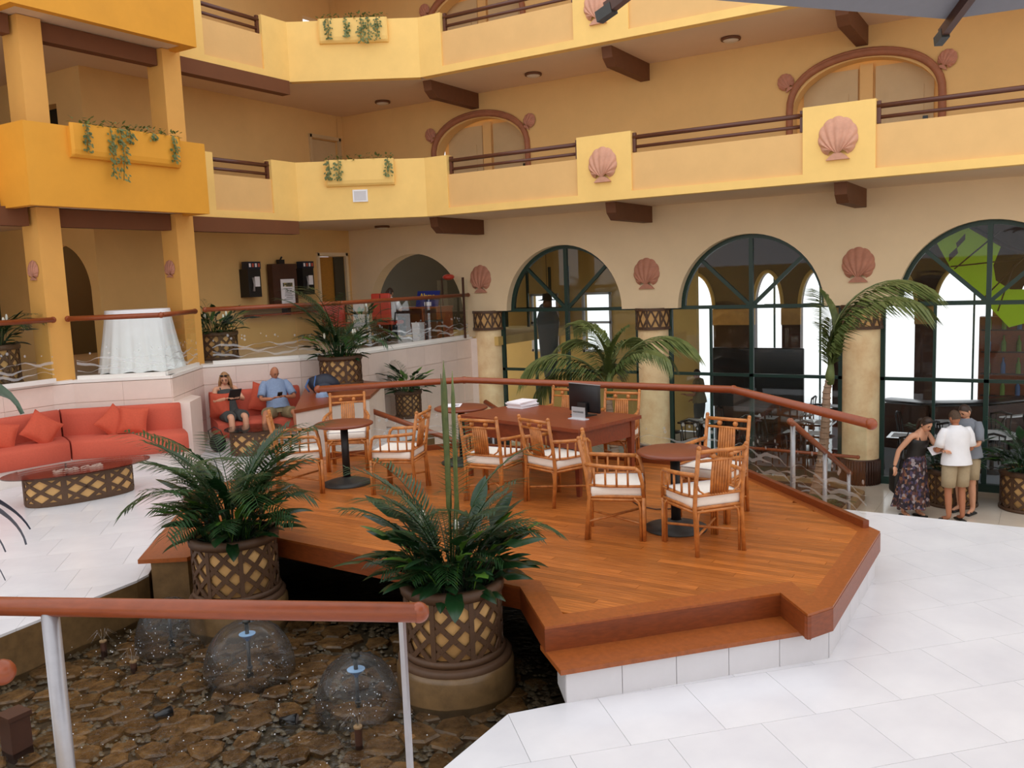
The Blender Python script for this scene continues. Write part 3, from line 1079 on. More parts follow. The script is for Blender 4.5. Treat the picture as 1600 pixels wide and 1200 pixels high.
o['kind'] = 'stuff'
wat = MB()
def wave_fn(u, v):
    x, y = -7.3 + 4.33 * u, 1.2 + 5.5 * v
    return (x, y, -.262 + .006 * math.sin(9 * x + 3 * y) + .005 * math.sin(7 * y - 5 * x) + .004 * math.sin(23 * x) * math.sin(19 * y))
wat.grid(wave_fn, 110, 130)
o = put('water', wat.mesh('water', M['water']))
o['kind'] = 'stuff'
o['label'] = 'shallow rippling water of the fountain pool'
o['category'] = 'water'


def dome(mb, c, r, h, n=32, m=12):
    def fn(u, v):
        t = u * PI * .52
        a = 2 * PI * v
        rr = r * math.sin(t) ** .8
        return (c[0] + rr * math.cos(a), c[1] + rr * math.sin(a), c[2] - h * (1 - math.cos(t)) + .003 * math.sin(11 * a))
    mb.grid(fn, m, n)


def fountain(label, x, y, zc, r, cap=True):
    t = thing('bell_fountain', label, 'fountain', (x, y, -.335))
    part('stem', MB().tube([(0, 0, 0), (0, 0, zc + .3)], .014, 10).lathe([(.014, .09), (.024, .09), (.024, .11), (.014, .11)], 12).lathe([(.03, .0), (.026, .05), (.014, .06)], 12), M['blackgloss'], t)
    part('cup', MB().lathe([(.012, .0), (.02, .02), (.062, .055), (.066, .06), (.058, .056), (.016, .03)], 20, (0, 0, zc + .27)), M['blue'], t, label='blue cup, its water coloured as reflected sky')
    w = MB().lathe([(.0, .06), (.066, .0605)], 20, (0, 0, zc + .272))
    part('cup_water', w, M['sky_reflection'], t)  # blue colour stands in for the sky reflected in the cup
    if cap:
        part('cap', MB().tube([(0, 0, zc + .32), (0, 0, zc + .42)], .016, 10).lathe([(.016, 0), (.034, .012), (.03, .03), (0, .036)], 14, (0, 0, zc + .42)), M['iron'], t)
    d = MB()
    dome(d, (0, 0, zc + .43), r, zc + .36)
    part('water_bell', d, M['bell'], t)
    sp = MB()
    for k in range(22):
        a = rng.uniform(0, 6.28)
        q = r * rng.uniform(.3, 1.15)
        sp.ball((q * math.cos(a), q * math.sin(a), rng.uniform(.07, zc + .3)), rng.uniform(.002, .005), 5, 3)
    o = part('spray', sp, M['white'], t)
    o['kind'] = 'stuff'
    return t


fountain('bell fountain with blue cup and dark cap nearest the lattice planter', -4.24, 4.51, .02, .31)
fountain('bell fountain with blue cup behind the middle of the handrail', -5.43, 4.55, .05, .36)
fountain('small bell fountain half hidden by the handrail', -6.52, 4.63, .03, .3, cap=False)
for lab, x, y, h in (('short brown nozzle standing in the pool below the dark capped fountain', -3.87, 4.1, .13), ('short brown nozzle spraying near the pool left edge', -6.88, 4.22, .1), ('low round nozzle between two bell fountains', -6.37, 4.15, .05)):
    t = thing('fountain_nozzle', lab, 'nozzle', (x, y, -.335))
    part('body', MB().cyl((0, 0, 0), .026, h + .06, 12), M['darkwood'], t)
    part('cap', MB().cyl((0, 0, h + .06), .03, .012, 12), M['plinth'], t)
    sp = MB()
    for k in range(9):
        a = k * .7
        sp.tube([(0, 0, h + .07), (.05 * math.cos(a), .05 * math.sin(a), h + .16), (.12 * math.cos(a), .12 * math.sin(a), h + .1)], .0016, 4)
    o = part('spray', sp, M['bell'], t)
    o['kind'] = 'stuff'
gl = MB()  # splash droplets, coloured white to paint sparkles on the water
for k in range(320):
    f_ = rng.choice(((-4.24, 4.51, .5), (-5.43, 4.55, .6), (-6.6, 4.4, .7), (-4.6, 4.0, 1.2), (-5.6, 3.6, 1.4)))
    gl.ball((f_[0] + rng.gauss(0, f_[2] * .55), min(5.4, f_[1] + rng.gauss(0, f_[2] * .4)), -.245 + abs(rng.gauss(0, .02))), rng.uniform(.0025, .006), 5, 3)
o = put('glint_droplets', gl.mesh('glint_droplets', M['white']))
o['kind'] = 'stuff'
o['label'] = 'splashing droplets coloured white as glints over the fountain pool water'
o['category'] = 'water'
for lab, x, y, rz in (('black underwater lamp lying in the pool beside the nozzle', -4.55, 4.12, .5), ('black underwater lamp lying among flagstones in the pool', -5.45, 3.75, 1.2)):
    t = thing('pool_lamp', lab, 'lamp', (x, y, -.30), rz)
    part('housing', MB().tube([(-.06, 0, .02), (.06, 0, .04)], [.03, .04], 12), M['blackgloss'], t)
    part('lens', MB().lathe([(0, 0), (.034, .002)], 14, mx=Matrix.Translation((.062, 0, .04)) @ Matrix.Rotation(PI / 2, 4, 'Y')), M['steel'], t)
t = thing('rock', 'grey rock on the pool floor between lattice planters', 'rock', (-4.75, 5.15, -.33))
bm_ = MB().ball((0, 0, .04), .1, 10, 6, (1.2, .8, .75))
bm_.v = [(x + .015 * math.sin(40 * y), y + .015 * math.sin(50 * x), z + .012 * math.sin(60 * x + 30 * y)) for x, y, z in bm_.v]
part('stone', bm_, M['iron'], t)
t = thing('wooden_box', 'dark brown wooden box at the lower left frame edge', 'box', (-5.95, 2.96, -.335))
part('side', MB().box((0, 0, .15), (.14, .14, .3)), M['darkwood'], t)
part('lid', MB().box((0, 0, .315), (.16, .16, .03)), M['darkwood'], t)

# ================================================================ RATTAN CHAIRS
def make_chair(label):
    t = thing('rattan_armchair', label, 'chair', (0, 0, DK), 0, 'rattan armchairs on the deck')
    ra = M['rattan']
    for sx in (-1, 1):
        # front leg: doubled canes, running up into the arm
        f = MB()
        f.tube([(sx * .262, .235, 0), (sx * .262, .235, .40)], .019, 8)
        f.tube([(sx * .232, .24, 0), (sx * .232, .24, .30), (sx * .222, .24, .36), (sx * .18, .24, .395)], .012, 6)
        f.tube([(sx * .265, .205, 0), (sx * .265, .205, .30), (sx * .265, .19, .36), (sx * .265, .15, .395)], .012, 6)
        part('leg', f, ra, t)
        b = MB()
        b.tube([(sx * .225, -.285, 0), (sx * .225, -.25, .40), (sx * .225, -.27, .60), (sx * .225, -.33, .93)], .019, 8)
        b.tube([(sx * .2, -.255, 0), (sx * .2, -.25, .30), (sx * .19, -.25, .36), (sx * .15, -.25, .395)], .012, 6)
        b.ball((sx * .225, -.331, .935), .021, 8, 6)
        part('leg', b, ra, t)
        a = MB()
        a.tube([(sx * .225, -.29, .70), (sx * .265, -.12, .685), (sx * .285, .05, .675), (sx * .285, .17, .668)], .019, 8)
        a.tube([(sx * .285, .165, .668), (sx * .283, .2, .64), (sx * .272, .225, .54), (sx * .262, .237, .40)], .018, 8)
        part('armrest', a, ra, t)
        s = MB()
        s.tube([(sx * .226, -.262, .51), (sx * .26, -.1, .505), (sx * .276, .1, .505), (sx * .272, .22, .505)], .013, 6)
        for k in range(4):
            y = -.2 + .1 * k
            x = sx * (.245 + .04 * min(1, k / 2.5))
            s.tube([(x, y, .505), (x * 1.01, y, .685)], .010, 6)
        part('arm_spindles', s, ra, t)
    fr = MB()
    for z in (.405, .375):
        fr.tube([(-.225, -.25, z), (-.265, .235, z), (.265, .235, z), (.225, -.25, z), (-.225, -.25, z)], .015, 8)
    fr.tube([(-.23, .238, .35), (0, .242, .362), (.23, .238, .35)], .011, 6)
    part('seat_frame', fr, ra, t)
    x = MB()
    x.tube([(-.255, .22, .17), (.22, -.255, .17)], .012, 6)
    x.tube([(.255, .22, .155), (-.22, -.255, .155)], .012, 6)
    part('stretcher', x, ra, t)
    sb = MB()
    vs = [(-.215, -.235), (-.25, .225), (.25, .225), (.215, -.235)]
    sb.rbox((0, 0, .455), (.49, .48, .105), .035)
    part('seat_cushion', sb, M['cushion'], t)
    pp = MB()
    for z in (.412, .503):
        pp.tube([(-.235, -.225, z), (-.24, .23, z), (.24, .23, z), (.235, -.225, z), (-.235, -.225, z)], .005, 5)
    part('cushion_piping', pp, M['riser'], t)
    for yy, zz, rr_ in ((-.325, .90, .018), (-.308, .82, .013), (-.262, .515, .013)):
        part('back_rail', MB().tube([(-.225, yy, zz), (.225, yy, zz)], rr_, 8), ra, t)
    for sx in (-1, 1):
        part('bead', MB().ball((sx * .085, -.316, .86), .027, 10, 8), ra, t)
    sl = MB()
    for k in range(7):
        xx = -.075 + .025 * k
        sl.tube([(xx, -.262, .515), (xx * 1.05, -.285, .66), (xx, -.308, .82)], .0125, 6)
    part('splat', sl, ra, t)
    cb = MB()
    for sx in (-1, 1):
        cb.tube([(sx * .215, -.268, .62), (sx * .19, -.265, .56), (sx * .14, -.263, .525), (sx * .09, -.263, .53)], .009, 6)
    part('corner_brace', cb, ra, t)
    return t


chair_list = [  # x, y, facing (degrees, 0 = +Y, counter-clockwise), label
    (-7.45, 7.22, -45, 'rattan armchair in profile at the small table, its back beside the lattice planter'),
    (-7.80, 8.42, -141, 'rattan armchair behind the small round table, facing the camera across it'),
    (-6.37, 7.70, 108, 'rattan armchair in profile behind the tall palm spears, facing the small round table'),
    (-3.36, 7.18, -67, 'rattan armchair in profile between desk and the nearest round table'),
    (-2.77, 8.12, 172, 'rattan armchair facing the camera behind the nearest round table'),
    (-2.54, 7.16, 50, 'rattan armchair seen from behind, closest to the deck step'),
    (-4.45, 8.02, -18, 'rattan armchair turned from the camera, drawn up to the desk front'),
    (-5.16, 7.87, 4, 'rattan armchair half hidden by palm leaves at the desk front'),
    (-4.54, 9.62, 184, 'rattan armchair behind the desk, just right of the black monitor'),
    (-5.38, 9.72, 180, 'rattan armchair behind the desk, mostly hidden by the black monitor'),
]
c0 = make_chair(chair_list[0][3])
for i, (x, y, a, lab) in enumerate(chair_list):
    if i == 0:
        c0.location = (x, y, DK)
        c0.rotation_euler = (0, 0, math.radians(a))
    else:
        dup(c0, lab, (x, y, DK), math.radians(a))


# ================================================================ TABLES ON THE DECK
def round_table(label, r=.35):
    t = thing('round_table', label, 'table', (0, 0, DK), 0, 'round pedestal tables on the deck')
    part('table_top', MB().lathe([(0, .748), (r - .02, .748), (r, .738), (r, .722), (r - .02, .712), (0, .712)], 40), M['cherry'], t)
    part('pedestal', MB().tube([(0, 0, .03), (0, 0, .712)], .045, 16).lathe([(.045, .68), (.16, .70), (.16, .712)], 16), M['black'], t)
    part('foot', MB().lathe([(.285, 0), (.29, .02), (.2, .05), (.07, .075), (.05, .09)], 36).disc((0, 0, 0), .285, 36, False), M['iron'], t)
    return t


t0 = round_table('round cherry pedestal table ringed by three chairs beside the left palm planter')
t0.location = (-7.17, 7.68, DK)
dup(t0, 'round cherry pedestal table nearest the deck step', (-2.93, 7.52, DK))
dup(t0, 'round cherry pedestal table carrying loose papers near the stone wall', (-6.52, 9.2, DK))

dk = thing('writing_desk', 'mahogany desk carrying the black monitor and paper stack', 'desk', (-5.05, 8.88, DK), math.radians(-13))
part('desk_top', MB().box((0, 0, .74), (1.92, 1.12, .04)), M['desk'], dk)
ap = MB()
for (cx, cy, dx, dy) in ((0, -.48, 1.76, .03), (0, .48, 1.76, .03), (-.88, 0, .03, .96), (.88, 0, .03, .96)):
    ap.box((cx, cy, .62), (dx, dy, .2))
part('apron', ap, M['desk'], dk)
for sx in (-1, 1):
    for sy in (-1, 1):
        part('leg', MB().box((sx * .87, sy * .47, .36), (.045, .045, .72), taper=1.7), M['desk'], dk)
for k in range(2):
    dr = part('drawer', MB().box((-.42 + .84 * k, .497, .62), (.7, .015, .15)), M['desk'], dk)
    part('knob', MB().ball((-.42 + .84 * k, .515, .62), .016, 8, 6), M['steel'], dr)

mo = thing('computer_monitor', 'black computer monitor seen from the back on the desk', 'monitor', (-4.62, 9.02, DK + .76), math.radians(-18))
sc = MB()
sc.rbox((0, 0, .2), (.5, .035, .33), .015)
part('screen_housing', sc, M['blackgloss'], mo)
part('bezel', MB().bar((-.25, 0, .366), (.25, 0, .366), .036, .006), M['steel'], mo)
part('stand', MB().box((0, -.04, .07), (.14, .03, .16)).box((0, -.02, .006), (.26, .18, .012)), M['black'], mo)
sh = thing('sign_holder', 'clear acrylic sign holder in front of the monitor on the desk', 'sign holder', (-4.55, 8.72, DK + .76), math.radians(-14))
part('back', MB().box((0, 0, .075), (.2, .006, .13)), M['etch'], sh)
part('base', MB().box((0, -.0, .005), (.24, .09, .01)), M['riser'], sh)
pr = MB()
for k in range(9):
    pr.box((-.07 + .0175 * k, -.004, .085), (.010, .001, .018))
part('printed_line', pr, M['dgrey'], sh)

ps = thing('paper_stack', 'stack of white papers and folders on the desk left end', 'papers', (-5.68, 9.35, DK + .76), math.radians(-8))
for k in range(6):
    rr = random.Random(k)
    o = part('sheet_bundle', MB().box((rr.uniform(-.015, .015), rr.uniform(-.012, .012), .008 + .0135 * k), (.24, .33, .012)), M['paper'], ps)
    o.rotation_euler = (0, 0, rr.uniform(-.08, .08))
pp = thing('magazine', 'white magazine lying on the round table near the stone wall', 'magazine', (-6.66, 9.22, DK + .752), .5)
part('cover', MB().box((0, 0, .003), (.21, .29, .006)), M['paper'], pp)
part('printed_picture', MB().box((.03, -.02, .0065), (.1, .14, .001)), print_mat('magazine_print', [(90, 110, 140), (180, 150, 130), (60, 60, 70), (220, 220, 225)], (30, 30, 30)), pp)
cb = thing('power_cable', 'thin dark cable lying on the deck behind the nearest table', 'cable', (-3.4, 7.9, DK))
part('wire', MB().tube([(-3.75, 8.3, DK + .006), (-3.55, 8.1, DK + .006), (-3.35, 8.05, DK + .006), (-3.1, 8.2, DK + .006), (-2.9, 8.1, DK + .006)], .006, 6), M['darkwood'], cb, world=True)

# ================================================================ SOFAS
def cushion(label, loc, rot, s=.44, m='red2', group=None):
    t = thing('throw_cushion', label, 'cushion', loc, 0, group)
    t.rotation_euler = rot
    def top(sg):
        def fn(u, v):
            x, y = (u * 2 - 1), (v * 2 - 1)
            pin = 1 - .10 * (1 - abs(x) ** 2.2) * (abs(y) ** 6) - .10 * (1 - abs(y) ** 2.2) * (abs(x) ** 6)
            hgt = (max(0, 1 - x ** 2) * max(0, 1 - y ** 2)) ** .42
            return (x * s / 2 * (1 - .09 * (1 - y * y) * x * x), y * s / 2 * (1 - .09 * (1 - x * x) * y * y), sg * .085 * hgt + .006 * math.sin(9 * x + 5 * y) * hgt)
        return fn
    mb = MB().grid(top(1), 12, 12)
    n0 = len(mb.f)
    mb.grid(top(-1), 12, 12)
    for i in range(n0, len(mb.f)):
        mb.f[i] = mb.f[i][::-1]
    part('cover', mb, M[m], t)
    pi = MB()
    f = top(1)
    ed = [f(k / 12, 0) for k in range(13)] + [f(1, k / 12) for k in range(13)] + [f(1 - k / 12, 1) for k in range(13)] + [f(0, 1 - k / 12) for k in range(13)]
    pi.tube(ed, .006, 5)
    part('piping', pi, M[m], t)
    return t


def sofa_module(root, fr, bk, zs=.66, zb=1.06, z0=.37, name='seat'):
    """one upholstered length between two ends; fr/bk: front and back lines in plan ((x,y),(x,y))"""
    (f0, f1), (b0, b1) = [(Vector(p), Vector(q)) for p, q in (fr, bk)]
    def sect(prof, nm, n=6, m='red'):
        def fn(u, v):
            k = v * (len(prof) - 1)
            i = min(int(k), len(prof) - 2)
            a, z = [prof[i][j] + (prof[i + 1][j] - prof[i][j]) * (k - i) for j in (0, 1)]
            f, b = f0.lerp(f1, u), b0.lerp(b1, u)
            p = f.lerp(b, a)
            return (p.x, p.y, z)
        mb = MB().grid(fn, n, len(prof) - 1)
        q = len(prof)
        mb.f.append(tuple(range(q)))
        mb.sm.append(False)
        mb.f.append(tuple(n * q + i for i in range(q))[::-1])
        mb.sm.append(False)
        part(nm, mb, M[m], root, world=True)
    sect([(.72, z0), (.04, z0), (0, z0 + .03), (-.02, (z0 + zs) / 2), (-.01, zs - .05), (.02, zs - .015), (.07, zs), (.4, zs + .012), (.72, zs + .005)], name)
    sect([(1, z0), (.70, z0), (.70, zs), (.71, zb - .08), (.735, zb - .025), (.78, zb), (.92, zb), (.97, zb - .02), (1, zb - .06)], 'backrest')


sf = thing('built_in_sofa', 'long coral sofa built against the pink stone wall', 'sofa', (-12.6, 7.6, LF))
F0, F1, F2 = (-12.72, 4.2), (-12.30, 7.34), (-11.12, 8.50)
B0, B1, B2 = (-13.12, 4.2), (-13.10, 7.66), (-11.76, 8.86)
def lerp2(a, b, t):
    return (a[0] + (b[0] - a[0]) * t, a[1] + (b[1] - a[1]) * t)
sofa_module(sf, (F0, lerp2(F1, F0, .003)), (B0, lerp2(B1, B0, .003)))
sofa_module(sf, (lerp2(F1, F2, .01), F2), (lerp2(B1, B2, .01), B2))
pb = MB()
pb.prism([(-12.82, 4.2), (-12.40, 7.42), (-11.3, 8.56), (-11.76, 8.84), (-13.1, 7.66), (-13.12, 4.2)], LF, .375)
part('plinth', pb, M['ledge'], sf, world=True)
cushion('coral cushion at the left frame edge, lying on the long sofa', (-12.82, 6.62, .82), (1.2, .25, 1.0), .42, group='coral cushions on the long sofa')
cushion('coral cushion tilted on its corner, second from the left on the long sofa', (-12.62, 7.12, .86), (1.15, .65, 1.1), .44, group='coral cushions on the long sofa')
cushion('coral cushion half hidden behind another near the long sofa middle', (-12.2, 8.02, .84), (1.15, .75, .75), .42, group='coral cushions on the long sofa')
cushion('coral cushion standing upright, right one of the pair on the long sofa', (-11.96, 8.17, .86), (1.2, .1, .72), .42, group='coral cushions on the long sofa')
struct('wall_sofa_pier', MB().prism([(-11.90, 8.84), (-11.72, 8.72), (-11.6, 8.95), (-12.02, 9.5), (-12.42, 9.62)], LF, 1.05), M['pink'])

# love seat with the couple
ls = thing('love_seat', 'rounded coral love seat holding the couple below the stone wall', 'sofa', (-12.0, 10.6, LF))
sofa_module(ls, ((-12.02, 9.80), (-11.12, 11.06)), ((-12.80, 10.28), (-11.92, 11.56)), .54, 1.0, .27)
part('plinth', MB().prism([(-12.08, 9.92), (-11.24, 11.1), (-11.92, 11.54), (-12.78, 10.3)], LF, .27), M['ledge'], ls, world=True)
cushion('coral cushion propped upright at the left end of the love seat', (-12.2, 10.02, .82), (1.45, 0, .2), .42)
cushion('large coral cushion between the seated woman and man', (-12.0, 10.85, .84), (1.25, .3, .95), .5)

# ================================================================ LATTICE COFFEE TABLES
def oval(a, b, p=2.4, n=48):
    return [(a * abs(math.cos(t)) ** (2 / p) * (1 if math.cos(t) >= 0 else -1), b * abs(math.sin(t)) ** (2 / p) * (1 if math.sin(t) >= 0 else -1)) for t in [2 * PI * k / n for k in range(n)]]


def coffee_table(label, loc, rz, a, b, h, topa, topb, ncell):
    t = thing('coffee_table', label, 'table', loc, rz)
    ov = oval(a, b)
    part('clay_body', MB().prism(ov, .02, h - .01), M['pot'], t)
    per = [0]
    n = len(ov)
    for i in range(n):
        per.append(per[-1] + math.dist(ov[i], ov[(i + 1) % n]))
    P = per[-1]
    def at(s):
        s %= P
        i = max(k for k in range(n) if per[k] <= s + 1e-9)
        u = (s - per[i]) / max(1e-9, per[i + 1] - per[i])
        p, q = Vector(ov[i]), Vector(ov[(i + 1) % n])
        d = (q - p).normalized()
        return p.lerp(q, u), Vector((d.y, -d.x))
    step = P / ncell
    def strip(s0, s1, z0, z1, w, m=5):
        mb = MB()
        pts = []
        for k in range(m + 1):
            p, nn = at(s0 + (s1 - s0) * k / m)
            p = p + nn * .008
            pts.append((p.x, p.y, z0 + (z1 - z0) * k / m, nn))
        for A, B in zip(pts[:-1], pts[1:]):
            mb.bar(A[:3], B[:3], w, .014, up=((A[3] + B[3]).x, (A[3] + B[3]).y, 0))
        return mb
    for k in range(ncell):
        for q in (0, .5):
            part('lattice_strip', strip((k + q) * step, (k + q + 1) * step, .03, h - .03, .042), M['lattice'], t)
            part('lattice_strip', strip((k + q) * step, (k + q + 1) * step, h - .03, .03, .042), M['lattice'], t)
        part('lattice_post', strip(k * step, k * step + .001, .02, h - .02, .07, 1), M['lattice'], t)
    for z, nm in ((.03, 'bottom_band'), (h - .03, 'top_band')):
        mb = MB()
        pts = [(p.x, p.y) for p in [at(P * k / n)[0] + at(P * k / n)[1] * .012 for k in range(n)]]
        mb.prism(pts, z - .028, z + .028)
        part(nm, mb, M['lattice'], t)
    part('glass_top', MB().prism(oval(topa, topb, 2.0), h, h + .014), M['tableglass'], t)
    return t


coffee_table('oval glass coffee table on a brown lattice drum before the long sofa', (-10.96, 6.62, LF), math.radians(73), .66, .31, .40, .92, .50, 6)
coffee_table('small glass coffee table on a lattice drum before the love seat', (-11.1, 9.75, LF), math.radians(35), .36, .33, .40, .46, .44, 5)
bl = thing('glass_bowl_stones', 'pale crushed shells lying inside the oval coffee table', 'shells', (-10.96, 6.62, LF + .392), math.radians(73))
pbm = MB()
rr = random.Random(5)
for k in range(70):
    pbm.ball((rr.uniform(-.3, .3), rr.uniform(-.1, .1), .006), rr.uniform(.012, .03), 6, 4, (1, 1, .4))
o = part('shell_chips', pbm, M['cushion'], bl)
o['kind'] = 'stuff'

# ================================================================ PALE STONE BLOCK WITH WOOD TOP
blk = [(-9.44, 9.08), (-9.38, 10.7), (-10.4, 12.3), (-11.5, 12.45), (-11.74, 11.66)]
t = thing('stone_counter', 'pale stone block with a wide wooden top beside the love seat', 'counter', (-10.5, 11.2, LO))
part('block', MB().prism(inset(blk, .02), LO, .95), M['pink'], t, world=True)
part('wood_top', MB().prism(blk, .95, 1.0), M['handrail'], t, world=True)
part('keyhole', MB().lathe([(0, 0), (.035, 0), (.04, .01)], 16, mx=Matrix.Translation((-9.47, 9.85, .78)) @ Matrix.Rotation(PI / 2, 4, 'Y')), M['steel'], t, world=True)
bp = thing('backpack', 'dark navy backpack slumped on the wooden counter top', 'backpack', (-10.55, 10.85, 1.0), math.radians(40))
b = MB().ball((0, 0, .15), .2, 16, 10, (1.35, .8, .8))
b.v = [(x + .02 * math.sin(14 * z), y, max(.0, z + .015 * math.sin(16 * x))) for x, y, z in b.v]
part('bag', b, M['navy'], bp)
part('pocket', MB().ball((.02, -.13, .1), .12, 12, 8, (1.2, .5, .7)), M['navy'], bp)
part('strap', MB().tube([(-.22, -.1, .24), (-.28, -.14, .12), (-.22, -.14, .03)], .014, 6).tube([(-.1, -.14, .3), (-.13, -.2, .15), (-.1, -.17, .02)], .012, 6), M['blue'], bp, label='blue strap')
cp = thing('baseball_cap', 'grey blue cap lying on the counter top by the handrail', 'cap', (-10.1, 10.35, 1.0), .6)
part('crown', MB().lathe([(.1, 0), (.098, .04), (.075, .085), (.03, .105), (0, .108)], 16), M['blueshirt'], cp)
part('brim', MB().lathe([(0, .004), (.085, .006), (.085, 0), (0, -.002)], 16, (.1, 0, .004), sx=1.0, sy=.9), M['blueshirt'], cp)
sb = thing('shoulder_bag', 'black shoulder bag hanging beside the small lattice table', 'bag', (-11.75, 9.55, LF), .5)
b = MB().ball((0, 0, .15), .16, 14, 10, (.9, .5, .95))
part('bag', b, M['black'], sb)
part('strap', MB().tube([(-.12, 0, .2), (-.15, 0, .36), (-.05, .02, .42), (.06, 0, .36), (.12, 0, .2)], .008, 6), M['black'], sb)

# ================================================================ PEOPLE
def skin_mesh(pts, edges, sub=2):
    """pts: [(pos, r) or (pos, rx, ry)]; first is the root. Grown with Skin + Subdivision."""
    me = bpy.data.meshes.new('tmp')
    me.from_pydata([tuple(p[0]) for p in pts], edges, [])
    o = bpy.data.objects.new('tmp', me)
    COL.objects.link(o)
    sk = o.modifiers.new('s', 'SKIN')
    sk.use_smooth_shade = True
    lay = me.skin_vertices[0].data
    for i, p in enumerate(pts):
        lay[i].radius = (p[1], p[2] if len(p) > 2 else p[1])
        lay[i].use_root = (i == 0)
    sb_ = o.modifiers.new('d', 'SUBSURF')
    sb_.levels = sub
    sb_.render_levels = sub
    dg = bpy.context.evaluated_depsgraph_get()
    ev = o.evaluated_get(dg)
    m2 = ev.to_mesh()
    vs = [tuple(v.co) for v in m2.vertices]
    fs = [tuple(p.vertices) for p in m2.polygons]
    ev.to_mesh_clear()
    bpy.data.objects.remove(o)
    bpy.data.meshes.remove(me)
    return vs, fs


def head_geo(mx, h=.235):
    """head with brow, nose, lips, chin and ears; faces +Y, centred between crown and chin"""
    n, m = 28, 22
    vs = []
    for i in range(m + 1):
        t = PI * i / m
        for k in range(n):
            p = 2 * PI * k / n
            x, y, z = math.sin(t) * math.cos(p), math.sin(t) * math.sin(p), math.cos(t)
            X, Y, Z = x * .072, y * .09, z * h / 2
            if z < 0:               # jaw narrows to the chin
                X *= 1 - .34 * (-z) ** 1.5
                Y = Y * (1 - .22 * -z) + .018 * -z
            if y > 0:
                Y *= .95
                f = max(0, y)
                Y += .028 * math.exp(-((x / .16) ** 2)) * math.exp(-(((z + .16) / .17) ** 2)) * f        # nose
                Y += .006 * math.exp(-(((z - .22) / .12) ** 2)) * f                                     # brow
                Y -= .008 * math.exp(-(((abs(x) - .42) / .17) ** 2)) * math.exp(-(((z - .03) / .12) ** 2)) * f   # eye sockets
                Y += .008 * math.exp(-((x / .28) ** 2)) * math.exp(-(((z + .5) / .09) ** 2)) * f         # lips
                Y += .006 * math.exp(-((x / .3) ** 2)) * math.exp(-(((z + .85) / .12) ** 2)) * f         # chin
            vs.append(tuple(mx @ Vector((X, Y, Z))))
    fs = [(i * n + k, (i + 1) * n + k, (i + 1) * n + (k + 1) % n, i * n + (k + 1) % n) for i in range(m) for k in range(n)]
    e = MB().ball((.073, -.005, -.005), .028, 8, 6, (.35, .7, 1.15), mx=mx).ball((-.073, -.005, -.005), .028, 8, 6, (.35, .7, 1.15), mx=mx)
    return vs, fs, e


